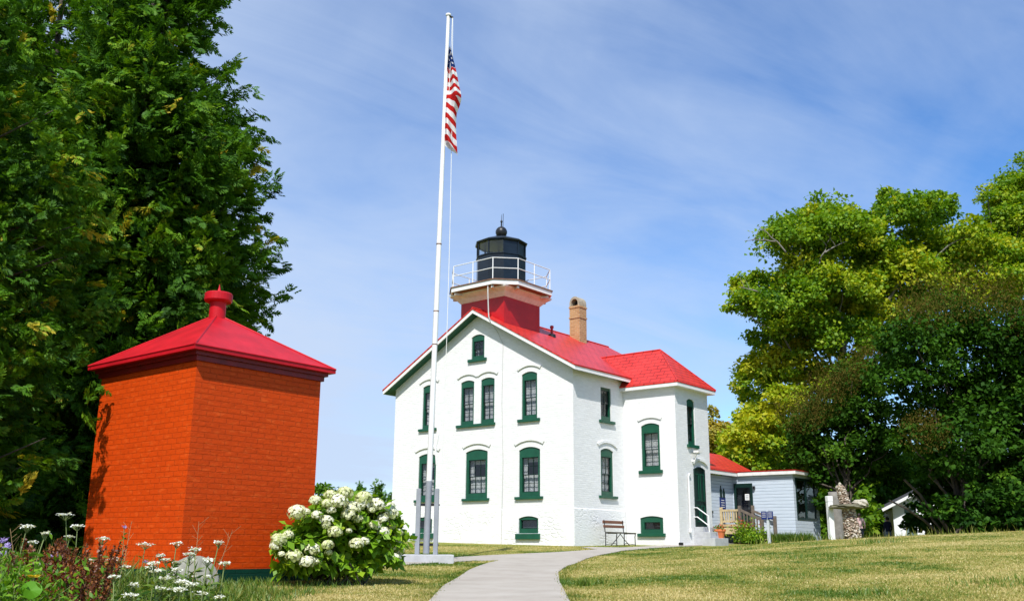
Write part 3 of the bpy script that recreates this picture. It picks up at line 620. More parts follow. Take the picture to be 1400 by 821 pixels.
# wing roof (hip)
vo, uo = .23, .26; zt_ = 5.70; zA = 7.21; va = SD + AD / 2
f0, f1, ue = SD - vo, SD + AD + vo, AW + uo
def wing(mb, dz, th, i=0):
    k = i * (zA - zt_) / (va - f0)
    A = (.93, va, zA + dz); B = (-2.0, va, zA + dz); F0 = (ue - i, f0 + i, zt_ + dz); F1 = (ue - i, f1 - i, zt_ + dz); E0 = (-2.0, f0 + i, zt_ + dz); E1 = (-2.0, f1 - i, zt_ + dz)
    for q in ([E0, F0, A, B], [F0, F1, A], [F1, E1, B, A]): mb.slab(q, th)
mb = MB(); wing(mb, 0, .05)
mb.tube([(.93, va, zA), (-2, va, zA)], .035, 6); mb.tube([(.93, va, zA), (ue, f0, zt_)], .03, 6); mb.tube([(.93, va, zA), (ue, f1, zt_)], .03, 6); WROOF = mb.build('roof', 'red_roof', HOUSE)
mb = MB(); mb.box(0, ue - .015, f0 + .015, f1 - .015, zt_ - .17, zt_ - .052); mb.build('fascia', 'white', WROOF)
mb = MB(); mb.box(-.0, AW - .01, SD + .01, SD + AD - .01, 5.45, 5.53); mb.box(-W + .02, -.02, .02, L - .02, WT + .2, WT + .3); mb.build('floor', 'interior', HOUSE)
# roof vent and chimney
v = hw(3.25, 3.15, 0); mb = MB(); mb.lathe([(.16, -.1), (.15, .06), (.05, .10)], (-3.25, 3.15, zroof(3.25)), 12); mb.build('vent_flashing', 'black', HOUSE)
mb = MB(); mb.lathe([(.05, 0), (.05, .26), (.075, .27), (.075, .36), (.04, .38)], (-3.25, 3.15, zroof(3.25) + .05), 10); mb.build('vent_pipe', 'red_paint', HOUSE)
cu, cv, ch = 4.05, 6.10, .26
mb = MB(); mb.box(-cu - ch, -cu + ch, cv - ch, cv + ch, 7.9, 9.98); CH = mb.build('chimney', 'tan_brick', HOUSE)
mb = MB()
for z in (9.42, 9.88): mb = MB(); mb.box(-cu - ch - .025, -cu + ch + .025, cv - ch - .025, cv + ch + .025, z, z + .065); mb.build('brick_band', 'tan_brick', CH)
mb = MB(); k = 14   # barrel cap open to the left and right (axis along X)
for x0, x1, r in ((cv - ch, cv + ch, ch),):
    an = np.linspace(0, math.pi, k); ri = r * .66
    o = [(-cu + r * math.cos(t), 10.08 + r * 1.15 * math.sin(t)) for t in an]; i_ = [(-cu + ri * math.cos(t), 10.08 + ri * 1.15 * math.sin(t)) for t in an]
    ring = [(-cu + r, 9.98)] + o + [(-cu - r, 9.98), (-cu - ri, 9.98)] + i_[::-1] + [(-cu + ri, 9.98)]; nr = len(ring); h = nr // 2
    mb.add([(y, x0, z) for y, z in ring] + [(y, x1, z) for y, z in ring], [(i, i + 1, nr - 2 - i, nr - 1 - i) for i in range(h - 1)] + [(nr + i, nr + nr - 1 - i, nr + nr - 2 - i, nr + i + 1) for i in range(h - 1)] + [(i, (i + 1) % nr, nr + (i + 1) % nr, nr + i) for i in range(nr)])
mb.build('chimney_cap', plain('mossy_cap', (.36, .31, .23), .9, .25, 8), CH)
mb = MB(); mb.box(-cu - .2, -cu + .2, cv - ch * .6, cv + ch * .6, 9.985, 10.0); mb.box(-cu - .155, -cu + .155, cv, cv + .02, 10.0, 10.24); mb.build('flue', 'interior', CH)
# tower
TV, TH = 1.289, 1.088
mb = MB(); mb.box(-UC - TH, -UC + TH, TV - TH, TV + TH, 8.02, 9.2); TOWER = mb.build('tower', 'red_paint', HOUSE)
mb = MB()
for sx_ in (-1, 1):
    for sy_ in (-1, 1):
        x = -UC + sx_ * (TH + .004); y = TV + sy_ * (TH + .004); mb.box(min(x, x - sx_ * .16), max(x, x - sx_ * .16), min(y, y - sy_ * .16), max(y, y - sy_ * .16), 8.02, 9.2)
for z in (8.35, 8.8):
    q = TH + .003; mb.add([(-UC - q, TV - q, z), (-UC + q, TV - q, z), (-UC + q, TV + q, z), (-UC - q, TV + q, z), (-UC - q, TV - q, z + .012), (-UC + q, TV - q, z + .012), (-UC + q, TV + q, z + .012), (-UC - q, TV + q, z + .012)], [(0, 1, 5, 4), (1, 2, 6, 5), (2, 3, 7, 6), (3, 0, 4, 7)])
mb.build('corner_trim', 'red_paint', TOWER)
mb = MB()
def sqring(h, z): return [(-UC - h, TV - h, z), (-UC + h, TV - h, z), (-UC + h, TV + h, z), (-UC - h, TV + h, z)]
vs = sqring(TH + .02, 9.12) + sqring(TH + .16, 9.28) + sqring(1.42, 9.40) + sqring(1.44, 9.46); mb.add(vs, [(i * 4 + k, i * 4 + (k + 1) % 4, i * 4 + 4 + (k + 1) % 4, i * 4 + 4 + k) for i in range(3) for k in range(4)] + [(3, 2, 1, 0)])
mb.build('cornice', 'grey_white', TOWER)
a_, c_ = 1.721, .674
octo = lambda a, c: [(-UC - a + c, TV - a), (-UC + a - c, TV - a), (-UC + a, TV - a + c), (-UC + a, TV + a - c), (-UC + a - c, TV + a), (-UC - a + c, TV + a), (-UC - a, TV + a - c), (-UC - a, TV - a + c)]
mb = MB(); mb.prism(octo(a_, c_), 9.47, 9.635); GAL = mb.build('gallery', 'white', HOUSE)
mb = MB(); mb.prism(octo(a_ + .035, c_ + .01), 9.637, 9.67); mb.build('deck', 'rustbrown', GAL)
mb = MB(); mb.prism(octo(a_ - .05, c_), 9.445, 9.468); mb.build('underside', 'rustbrown', GAL)
o8 = octo(a_ - .12, c_)
mb = MB()
for x, y in o8:
    mb = MB(); d = Vector((x + UC, y - TV, 0)).normalized(); mb.beam(Vector((x, y, 9.38)) - d * .55, Vector((x, y, 9.41)) + d * .05, .09, .10); mb.build('bracket', 'grey_white', GAL)
mb = MB(); o8 = octo(a_ - .05, c_); zb = 9.67; posts = list(o8)
for i in (0, 2, 4, 6):
    p, q = o8[i], o8[(i + 1) % 8]; posts.append(((p[0] + q[0]) / 2, (p[1] + q[1]) / 2))
for x, y in posts: mb.tube([(x, y, zb), (x, y, zb + .84)], .019, 6)
for h in (.44, .84):
    for i in range(8): mb.tube([(*o8[i], zb + h), (*o8[(i + 1) % 8], zb + h)], .017, 6)
mb.build('railing', 'white', GAL)
mb = MB(); mb.box(-UC - 1.5, -UC - 1.05, TV - .2, TV + .25, zb + .02, zb + .5); mb.build('vent_box', 'white', GAL, bevel=.02)
# lantern room: ten sides, glazed to the left, blind panels to the right
cw = hw(UC, TV, 0); toc = math.atan2(-cw.y, -cw.x) - YAW; st_ = 2 * math.pi / 10
ang0 = toc + R(6)     # one corner points at the camera, a little to the right
def deca(r, z, off=0): return [(-UC + r * math.cos(ang0 + st_ * (k + off)), TV + r * math.sin(ang0 + st_ * (k + off)), z) for k in range(10)]
mb = MB(); vs = deca(.99, zb) + deca(.99, 10.98) + deca(1.03, 10.98) + deca(1.03, 11.02) + deca(.95, 11.02)
mb.add(vs, [(i * 10 + k, i * 10 + (k + 1) % 10, i * 10 + 10 + (k + 1) % 10, i * 10 + 10 + k) for i in range(4) for k in range(10)]); LAN = mb.build('lantern_room', 'navy', HOUSE)
mb = MB(); Pb, Pt = deca(.97, 11.02), deca(.97, 11.56)
for k in range(10): mb.beam(Pb[k], Pt[k], .045, .045, (1, 0, 0))
for k in range(10): mb.beam(Pt[k], Pt[(k + 1) % 10], .05, .05)
mb.build('mullion', 'navy', LAN)
pan = MB(); gls = MB(); Pb, Pt = deca(.955, 11.02), deca(.955, 11.56)
for k in range(10):
    f = [Pb[k], Pb[(k + 1) % 10], Pt[(k + 1) % 10], Pt[k]]
    # going counter-clockwise from the camera corner the faces turn to the viewer's right
    (pan if k in (0, 1, 2, 3) else gls).add(f, [(0, 1, 2, 3)])
pan.build('blind_panel', 'navy', LAN); gls.build('pane', 'glass', LAN)
mb = MB(); mb.lathe([(.10, 0), (.10, .5), (.2, .55), (.24, .7), (.24, 1.1), (.16, 1.3), (.05, 1.35)], (-UC, TV, zb + .3), 14); mb.build('lens', 'galv', LAN, True)
mb = MB(); vs = deca(1.05, 11.55) + deca(1.07, 11.60) + deca(1.02, 11.64) + deca(.28, 11.93) + deca(.12, 11.97)
mb.add(vs, [(i * 10 + k, i * 10 + (k + 1) % 10, i * 10 + 10 + (k + 1) % 10, i * 10 + 10 + k) for i in range(4) for k in range(10)] + [tuple(range(40, 50)), tuple(range(9, -1, -1))]); mb.build('roof', 'navy', LAN)
mb = MB(); bz = 12.14
mb.lathe([(.12, 11.93 - bz), (.13, -.2), (.2, -.13)] + [(.235 * math.cos(t), .235 * math.sin(t)) for t in np.linspace(-.5, 1.45, 9)] + [(.03, .26), (.025, .40), (.05, .44), (.03, .5), (.012, .52), (.006, .75)], (-UC, TV, bz), 18)
mb.build('vent_ball', 'black', LAN, True)
mb = MB(); mb.tube([annr(.001, .001, 0) if 0 else (-UC + .13, TV - .06, 11.9), (-UC + .14, TV - .06, 12.88)], .011, 5); mb.build('lightning_rod', 'black', LAN)
mb = MB(); mb.tube([(-3.62, -.36, 9.62), (-3.58, -.40, 9.2), (-3.52, -.42, 8.4), (-3.50, -.42, 8.22), (-3.44, -.37, 8.02)], .022, 6)
mb.tube([(-3.44, -.37, 8.02), (-3.30, -.12, 7.66), (-3.14, -.012, 7.2), (-3.17, -.012, 5.0), (-3.09, -.012, 2.9), (-3.10, -.045, 1.2), (-3.12, -.045, 0)], .012, 5); mb.build('lightning_cable', plain('grey_white_cable', (.50, .50, .49), .7, .1, 4), HOUSE)

# ------------------------------------------------------------------ rear addition in blue-grey clapboard
def uvz(u, v, z): return (-u, v, z)
ADD = thing('sided_addition', 'low blue grey clapboard addition with red roof and wooden entry deck behind the lighthouse', 'building', CORNER, YAW)
U1, U2, V1, V2 = -1.35, -3.87, 9.0, 11.4
rw = lambda a, z, n: (-U1 + n, a, z)
fwl = lambda a, z, n: (a, V1 - n, z)
mb = MB(); DX0, DX1 = 1.40, 2.19
sheet(mb, fwl, [(-U1, .3), (-U2, .3), (-U2, 2.74), (-U1, 2.74)], [[(DX0, .86), (DX1, .86), (DX1, 2.46), (DX0, 2.46)]], depth=.1)
sheet(mb, lambda a, z, n: (-U2 + n, a, z), [(V1, .3), (V2, .3), (V2, 2.74), (V1, 2.74)], [[(9.2, 1.05), (11.1, 1.05), (11.1, 2.62), (9.2, 2.62)]], depth=.1)
sheet(mb, rw, [(5.7, 0), (V1, 0), (V1, 2.72), (5.7, 2.72)])
mb.add([(-U1, 10.7, .2), (.05, 10.7, .2), (.05, 10.7, 3.6), (-U1, 10.7, 2.7)], [(0, 1, 2, 3)]); mb.add([(-U1, V2, .2), (-U2, V2, .2), (-U2, V2, 2.74), (-U1, V2, 2.74)], [(3, 2, 1, 0)])
mb.build('wall', 'siding', ADD)
mb = MB(); mb.box(-U1 - .0, -U2 - .012, V1 + .012, V2 - .012, -.2, .298); mb.build('foundation', 'dgreen', ADD)
mb = MB(); mb.slab([(-U1 + .3, 5.65, 2.92), (-U1 + .3, 10.8, 2.92), (-.05, 10.8, 3.82), (-.05, 5.65, 3.82)], .06); ar_ = mb.build('roof', 'red_roof', ADD)
mb = MB(); mb.box(-U1 + .15, -U1 + .285, 5.66, 8.84, 2.73, 2.86); mb.build('fascia', 'white', ar_)
mb = MB(); mb.slab([(-U1 - .02, V1 - .16, 2.93), (-U2 + .2, V1 - .16, 2.90), (-U2 + .2, V2 + .2, 2.90), (-U1 - .02, V2 + .2, 2.93)], .03); r2 = mb.build('roof', 'red_paint', ADD)
mb = MB(); mb.box(-U1 + .30, -U2 + .185, V1 - .145, V2 + .18, 2.742, 2.868); mb.build('fascia', 'grey_white', r2)
mb = MB(); abox(mb, fwl, DX0, DX0 + .09, .86, 2.46, -.03, .03); abox(mb, fwl, DX1 - .09, DX1, .86, 2.46, -.03, .03); abox(mb, fwl, DX0 + .09, DX1 - .09, 2.30, 2.46, -.03, .03); abox(mb, fwl, DX0 + .09, DX1 - .09, .86, 1.2, -.05, -.01); d2 = mb.build('door', 'dgreen', ADD)
mb = MB(); mb.add([fwl(DX0 + .09, 1.2, -.03), fwl(DX1 - .09, 1.2, -.03), fwl(DX1 - .09, 2.3, -.03), fwl(DX0 + .09, 2.3, -.03)], [(0, 1, 2, 3)]); mb.build('pane', 'glass', d2)
mb = MB(); mb.add([fwl(DX0 - .2, .9, -.5), fwl(DX1 + .2, .9, -.5), fwl(DX1 + .2, 2.4, -.5), fwl(DX0 - .2, 2.4, -.5)], [(0, 1, 2, 3)]); mb.build('backing', 'interior', d2)
mb = MB(); abox(mb, fwl, DX1 + .05, DX1 + .12, 2.22, 2.34, 0, .1); mb.build('wall_lamp', 'black', ADD)
mb = MB(); sd2 = lambda a, z, n: (-U2 + n, a, z)
abox(mb, sd2, 9.2, 9.28, 1.05, 2.62, -.03, .02); abox(mb, sd2, 11.02, 11.1, 1.05, 2.62, -.03, .02); abox(mb, sd2, 10.11, 10.19, 1.13, 2.54, -.03, .02); abox(mb, sd2, 9.28, 11.02, 2.54, 2.62, -.03, .02); abox(mb, sd2, 9.28, 11.02, 1.05, 1.13, -.03, .02)
w2 = mb.build('window', 'dgreen', ADD); mb = MB(); mb.add([sd2(9.25, 1.1, -.02), sd2(11.05, 1.1, -.02), sd2(11.05, 2.58, -.02), sd2(9.25, 2.58, -.02)], [(0, 1, 2, 3)]); mb.build('pane', 'glass', w2)
mb = MB(); mb.add([sd2(9.1, 1.0, -.4), sd2(11.2, 1.0, -.4), sd2(11.2, 2.7, -.4), sd2(9.1, 2.7, -.4)], [(0, 1, 2, 3)]); mb.build('backing', 'interior', w2)
mb = MB(); abox(mb, rw, 7.0, 7.08, 1.35, 2.45, -.0, .04); abox(mb, rw, 6.5, 7.14, 1.26, 1.35, 0, .07); mb.build('window', 'dgreen', ADD)
# entry deck with railing and stairs
dk = MB(); DV, DU0, DU1 = 7.8, 1.36, 2.15
dk.box(DU0, DU1, DV, V1 - .002, .78, .86)
dk.box(DU0, DU1, DV - .03, DV - .002, .50, .74)
for x in (DU0 + .03, DU1 - .05): dk.box(x - .04, x + .04, DV + .02, DV + .10, 0, .778)
for i, (x, z) in enumerate(((2.15, .68), (2.45, .50), (2.75, .32))): dk.box(x + .002, x + .32, DV + .12, V1 - .1, z - .04, z)
dk.beam((2.15, DV + .06, .66), (3.1, DV + .06, .10), .04, .2)
DK = dk.build('deck', 'lumber', ADD)
mb = MB()
mb.box(DU0, DU1, DV - .02, DV + .06, 1.34, 1.42); mb.box(DU0, DU1, DV, DV + .04, .93, 1.0); mb.box(DU0, DU0 + .09, DV - .03, DV + .06, .5, 1.5)
for i in range(6): x = DU0 + .15 + i * .1; mb.box(x, x + .045, DV + .0, DV + .038, 1.0, 1.34)
mb.build('railing', 'lumber', DK)
mb = MB(); mb.box(DU1 - .02, DU1 + .08, DV - .04, DV + .06, .2, 1.55); mb.box(3.02, 3.12, DV - .04, DV + .06, .1, 1.12); mb.box(DU1, DU1 + .1, V1 - .14, V1 - .04, .5, 1.6)
for yy in (DV + .01, V1 - .12): mb.beam((DU1 + .03, yy, 1.40), (3.08, yy, 1.0 if yy < 8 else 1.05), .05, .09)
for i in range(6): x = DU1 + .18 + i * .13; z = 1.40 - (x - DU1) * .43; mb.box(x, x + .04, DV - .01, DV + .03, z - .85, z - .02)
mb.box(3.04, 3.14, V1 - .14, V1 - .04, .1, 1.18)
mb.build('stair_railing', 'grey_lumber', DK)
def place(name, label, cat, u, v, z, group=None): return thing(name, label, cat, hw(u, v, z), YAW, group)
t = place('wall_sign', 'blue information sign with white lines on the recessed clapboard wall beside the deck', 'sign', U1, 8.05, 1.66)
mb = MB(); mb.box(.006, .02, -.24, .24, -.26, .24); mb.build('panel', 'blue', t)
mb = MB()
for z, y in ((.12, .12), (.03, .15), (-.06, .13), (-.14, .15)): mb.box(.021, .024, -y, y, z - .012, z + .012)
mb.build('lettering', 'white', t)
for y, hh, lab in ((7.93, .46, 'taller dark green bottle shaped cutout above the blue wall sign'), (8.17, .36, 'shorter dark green bottle shaped cutout above the blue wall sign')):
    t = place('wall_ornament', lab, 'ornament', U1, y, 1.88)
    mb = MB(); w = .075; pts = [(-w, 0), (w, 0), (w, hh * .6), (w * .35, hh * .8), (w * .3, hh), (-w * .3, hh), (-w * .35, hh * .8), (-w, hh * .6)]
    n = len(pts); mb.add([(.03, a, z) for a, z in pts] + [(.004, a, z) for a, z in pts], [tuple(range(n)), tuple(range(n, 2 * n))[::-1]] + [(i, (i + 1) % n, n + (i + 1) % n, n + i) for i in range(n)]); mb.build('cutout', 'dgreen', t)
t = place('door_notice', 'small white paper notice on the dark entry door above the deck', 'notice', -1.94, V1 - .0, 1.93)
mb = MB(); mb.box(-.09, .09, .012, .018, -.12, .12); mb.build('sheet', 'white', t)
mb = MB()
for z in (.06, .0, -.06): mb.box(-.06, .06, .008, .011, z - .012, z + .01)
mb.build('lettering', 'galv', t)
# potted flowers
p = hw(-(AW + .62), SD + 1.02 + .75, .31)
t = thing('flower_pot', 'orange terracotta pot of red flowers standing on the concrete door step', 'flower pot', p, 0)
mb = MB(); mb.lathe([(.12, 0), (.19, .24), (.21, .24), (.21, .31), (.18, .31), (.17, .27)], (0, 0, 0), 18); mb.build('pot', 'terracotta', t, False)
n = 90; q = rng.normal(size=(n, 3)) * (.10, .10, .05) + (0, 0, .34); leaves('foliage', q, rdir(n) + (0, 0, .6), rdir(n), .08, .05, rng.random(n), 'hyd_leaf', t)
n = 60; q = rng.normal(size=(n, 3)) * (.10, .10, .04) + (0, 0, .40); leaves('blossom', q, rdir(n), rdir(n), .05, .05, rng.random(n), 'redfl', t)

# ------------------------------------------------------------------ oil house (orange brick shed)
SC = Vector((-4.132, 12.5, 0)); SY = -0.68; WL, WR = 2.414, 2.09
SHED = thing('oil_house', 'small square orange painted brick oil house with red pyramid roof and round vent', 'shed', SC, SY)
zb0, zg, ze, so = -.62, -.301, 2.50, .15
mb = MB(); mb.box(-WL, 0, 0, WR, zg, 2.46); mb.build('wall', 'orange_brick', SHED)
mb = MB(); mb.box(-WL - .012, .012, -.012, WR + .012, -.9, zg - .001); mb.build('plinth', 'green_brick', SHED)
cxs, cys = -WL / 2, WR / 2; zap = 3.34
x0, x1, yA, yB = -WL - so, so, -so, WR + so
def hip(z, dz=0, i=0): return [(x0 + i, yA + i, z), (x1 - i, yA + i, z), (x1 - i, yB - i, z), (x0 + i, yB - i, z)]
mb = MB(); c4 = hip(ze + .03); ap = (cxs, cys, zap)
mb.add(c4 + [ap] + hip(ze - .03), [(0, 1, 4), (1, 2, 4), (2, 3, 4), (3, 0, 4), (5, 6, 1, 0), (6, 7, 2, 1), (7, 8, 3, 2), (8, 5, 0, 3), (8, 7, 6, 5)])
for p in c4: mb.tube([p, ap], .016, 6)
for p, q in zip(c4, c4[1:] + c4[:1]): mb.tube([p, q], .012, 6)
SR = mb.build('roof', 'shed_red', SHED)
mb = MB(); i = .035
mb.prism([(p[0], p[1]) for p in hip(0, 0, .075)], ze - .08, ze - .032); mb.prism([(p[0], p[1]) for p in hip(0, 0, .115)], ze - .15, ze - .082)
mb.build('cornice', plain('dark_red_trim', (.17, .005, .007), .45, .25, 5), SR)
mb = MB(); mb.lathe([(.12, -.2), (.12, .235), (.19, .24), (.205, .26), (.205, .36), (.19, .375), (.10, .39), (.03, .40), (.012, .47), (.0, .53)], (cxs, cys, zap - .05), 28); mb.build('roof_vent', 'shed_red', SR, False)
# ------------------------------------------------------------------ millstone
mp_ = ground_at(262, 812)
t = thing('millstone', 'round pale grindstone leaning against the front of the orange oil house', 'grindstone', (-3.62, 11.45, gz(-3.62, 11.45) - .17), 0)
mb = MB(); n = 40; r = .29
prof = [(0.05, -.055), (r - .02, -.055), (r, -.035), (r, .035), (r - .02, .055), (.05, .055), (.05, -.055)]
vs = []; fs = []
for k in range(n):
    a = 2 * math.pi * k / n; w_ = 1 + .012 * math.sin(5 * a + 1) + .01 * math.sin(11 * a)
    vs += [(rr * w_ * math.cos(a), y, rr * w_ * math.sin(a)) for rr, y in prof]
m_ = len(prof)
for k in range(n): fs += [(k * m_ + j, k * m_ + j + 1, ((k + 1) % n) * m_ + j + 1, ((k + 1) % n) * m_ + j) for j in range(m_ - 1)]
mb.add([Matrix.Rotation(R(-10), 3, 'X') @ (Matrix.Rotation(R(14), 3, 'Z') @ Vector(v)) + Vector((0, 0, r)) for v in vs], fs); mb.build('stone_disc', plain('pale_grey_stone', (.25, .245, .20), .9, .3, 9, bmp=.012), t, True)

# ------------------------------------------------------------------ flagpole, slab, flag
FPB = Vector((-1.765, 20.73, gz(-1.765, 20.73)))
t = thing('flagpole', 'tall white flagpole clamped between grey steel posts on a concrete slab beside the path', 'flagpole', FPB, 0)
ztop_slab = .16
mb = MB(); mb.box(-.57, .57, -.45, .45, -.25, ztop_slab, T=lambda x, y, z: (x * math.cos(.12) - y * math.sin(.12), x * math.sin(.12) + y * math.cos(.12), z)); mb.build('slab', 'concrete', t, bevel=.012)
mb = MB()
for x in (-.17, .21): mb.box(x - .046, x + .046, -.07, .07, ztop_slab, 1.50)
mb.build('support_post', 'galv', t, bevel=.005)
mb = MB()
for z in (1.17, .36): mb = MB(); mb.box(-.115, .155, -.02, .02, z - .025, z + .025); mb.tube([(-.24, 0, z), (.28, 0, z)], .018, 6); mb.build('bolt', 'black', t)
lean = .18 / 12.6
def polex(z): return .015 + lean * z
mb = MB(); mb.tube([(polex(.2), 0, .18), (polex(1.66), 0, 1.66)], [.068, .065], 24); mb.build('pole_foot', 'galv', t)
PT = 12.62
mb = MB(); mb.tube([(polex(1.66), 0, 1.66), (polex(5), 0, 5), (polex(9), 0, 9), (polex(PT), 0, PT)], [.062, .058, .05, .041], 28)
mb.lathe([(.05, 0), (.065, .01), (.065, .05), (.03, .07)], (polex(PT), 0, PT), 12); mb.build('pole', 'white', t)
mb = MB(); 
for z in (4.6, 5.35, 6.9): mb = MB(); mb.lathe([(.061, -.012), (.0625, .0), (.061, .012)], (polex(z), 0, z), 12); mb.build('rust_band', 'rustbrown', t)
mb = MB(); mb.tube([(polex(PT) + .03, -.02, PT - .02), (polex(PT) + .11, -.03, PT - .06)], .025, 6); mb.build('pulley', 'black', t)
mb = MB(); k = 16
mb.tube([(polex(PT) + .11 - .02 * i / k * 0 + (.16 - .11) * math.sin(i / k * 3.1) , -.05, PT - .08 + (2.05 - PT) * i / k) for i in range(k + 1)], .0075, 5)
mb.tube([(polex(PT) + .10, -.05, PT - .08), (polex(9.4) + .09, -.05, 9.4)], .006, 5)
mb.tube([(polex(2) + .13, -.06, 2.9), (polex(2) + .17, -.08, 2.62), (polex(2) + .12, -.07, 2.3), (polex(2) + .15, -.06, 2.0)], .022, 6); mb.build('halyard', 'rope', t)
# flag hangs limp: rows from top to bottom, folds in depth
def flag_mat():
    m, nt, b = newmat('flag_cloth'); nt.nodes.remove(b); out = nt.nodes['Material Output']
    uv = uvn(nt); sx = N(nt, 'ShaderNodeSeparateXYZ'); nt.links.new(uv, sx.inputs[0])
    f = N(nt, 'ShaderNodeMath', operation='FRACT'); nt.links.new(sx.outputs[1], f.inputs[0])
    g = N(nt, 'ShaderNodeMath', operation='GREATER_THAN'); g.inputs[1].default_value = .5; nt.links.new(f.outputs[0], g.inputs[0])
    c = mixc(nt, g.outputs[0], (.52, .022, .020), (.80, .79, .78))
    can = N(nt, 'ShaderNodeMath', operation='GREATER_THAN'); can.inputs[1].default_value = 1.0; nt.links.new(sx.outputs[0], can.inputs[0])
    v = N(nt, 'ShaderNodeTexVoronoi'); v.inputs['Scale'].default_value = 3.3; v.inputs['Randomness'].default_value = .25; nt.links.new(uv, v.inputs['Vector'])
    s = N(nt, 'ShaderNodeMath', operation='LESS_THAN'); s.inputs[1].default_value = .22; nt.links.new(v.outputs[0], s.inputs[0])
    blue = mixc(nt, s.outputs[0], (.018, .045, .17), (.78, .78, .8))
    c = mixc(nt, can.outputs[0], c, blue)
    d = N(nt, 'ShaderNodeBsdfDiffuse'); nt.links.new(c, d.inputs[0]); tr = N(nt, 'ShaderNodeBsdfTranslucent'); nt.links.new(c, tr.inputs[0])
    mxs = N(nt, 'ShaderNodeMixShader'); mxs.inputs[0].default_value = .35; nt.links.new(d.outputs[0], mxs.inputs[1]); nt.links.new(tr.outputs[0], mxs.inputs[2]); nt.links.new(mxs.outputs[0], out.inputs[0])
    return m
M['flag'] = flag_mat()
def build_flag():
    # pixel outline (left, right) at photo rows, turned into metres at the pole's distance
    rows = [(66, 614.5, 615.5), (74, 613.5, 617.6), (84, 612.6, 620), (94, 611.5, 622.6), (104, 610.6, 625.2), (114, 609.6, 627), (124, 608.6, 629.2), (132, 607.6, 630.8), (139, 607, 631), (146, 606.4, 628), (154, 606.2, 624.5), (164, 606, 623.6), (176, 605.6, 623.6), (188, 605, 624), (198, 607, 624.6), (205, 614, 625.2), (212, 624, 625.6)]
    ys = np.linspace(66, 212, 74); lx = np.interp(ys, [r[0] for r in rows], [r[1] for r in rows]); rx = np.interp(ys, [r[0] for r in rows], [r[2] for r in rows])
    nc = 22; vs = []; uvs = []
    for j, y in enumerate(ys):
        for i in range(nc):
            s = i / (nc - 1); x = lx[j] + (rx[j] - lx[j]) * s
            p = at(x, y, 20.73 * 1.0)
            k = (y - 66) / 146
            dep = .10 * math.sin(s * 5.2 + k * 3.0) * min(1, k * 4) + .05 * math.sin(s * 11 - k * 7) + (-.14 * math.exp(-((y - 134) / 9) ** 2) * s) - .06
            q = Vector((p.x, 20.73 + dep, p.z)) - FPB
            vs.append(q)
            if y < 137: vv = (y - 93 - (s - .2) * 2.0) / 12.6
            else: vv = (y - 140 + (x - 606) * -.95) / 15.5 + 4.1 - .12 + .25
            # canton flag: first coordinate above 1
            uu = 1.5 + s * .45 if (y < 93 + s * 3.0) else .1
            uvs.append((uu, vv if uu < 1 else y * .045))
    me = bpy.data.meshes.new('flag'); nr = len(ys)
    fs = [(j * nc + i, j * nc + i + 1, (j + 1) * nc + i + 1, (j + 1) * nc + i) for j in range(nr - 1) for i in range(nc - 1)]
    me.from_pydata(vs, [], fs); uv = me.uv_layers.new(name='UVMap')
    for l in me.loops: uv.data[l.index].uv = uvs[l.vertex_index]
    me.materials.append(M['flag']); me.polygons.foreach_set('use_smooth', [True] * len(me.polygons))
    o = bpy.data.objects.new('flag', me); COL.objects.link(o); o.location = FPB
    tag(o, 'limp red and white striped flag with a blue starred corner on the white pole', 'flag')
build_flag()

# ------------------------------------------------------------------ bench
BP = hw(-.52, 1.05, 0); BP.z = gz(BP.x, BP.y)
BENCH = thing('park_bench', 'brown slatted bench with black iron legs against the white lighthouse wall', 'bench', BP, YAW)
# local X = away from the wall (seat direction), Y = along the wall
BLn = 1.15
mb = MB(); mb.box(-.06, -.03, -.06, BLn + .06, .74, .84); mb.box(-.03, .0, -.06, BLn + .06, .60, .69); mb.build('backrest', 'brown_wood', BENCH, bevel=.006)
mb = MB()
for i in range(5): x = .04 + i * .095; mb.box(x, x + .075, -.05, BLn + .05, .415 + (.02 if i in (0,) else 0), .445 + (.02 if i in (0,) else 0))
mb.build('seat', plain('dark_green_brown_slats', (.06, .055, .04), .5, .3, 9), BENCH, bevel=.005)
for y in (0, BLn):
    mb = MB(); mb.tube([(0.02, y, 0), (.03, y, .4), (.0, y, .5), (-.035, y, .86)], .016, 6); mb.tube([(.47, y, 0), (.46, y, .3), (.48, y, .41)], .016, 6); mb.tube([(.02, y, .41), (.48, y, .41)], .014, 6)
    mb.build('leg', 'black', BENCH)
mb = MB()
mb.tube([(.24, 0, .02), (.24, .3, .2), (.24, BLn / 2, .40)], .013, 6); mb.tube([(.24, BLn, .02), (.24, BLn - .3, .2), (.24, BLn / 2, .40)], .013, 6)
mb.tube([(.02, 0, .05), (.24, .25, .09), (.47, 0, .05)], .011, 6); mb.tube([(.02, BLn, .05), (.24, BLn - .25, .09), (.47, BLn, .05)], .011, 6); mb.build('brace', 'black', BENCH)

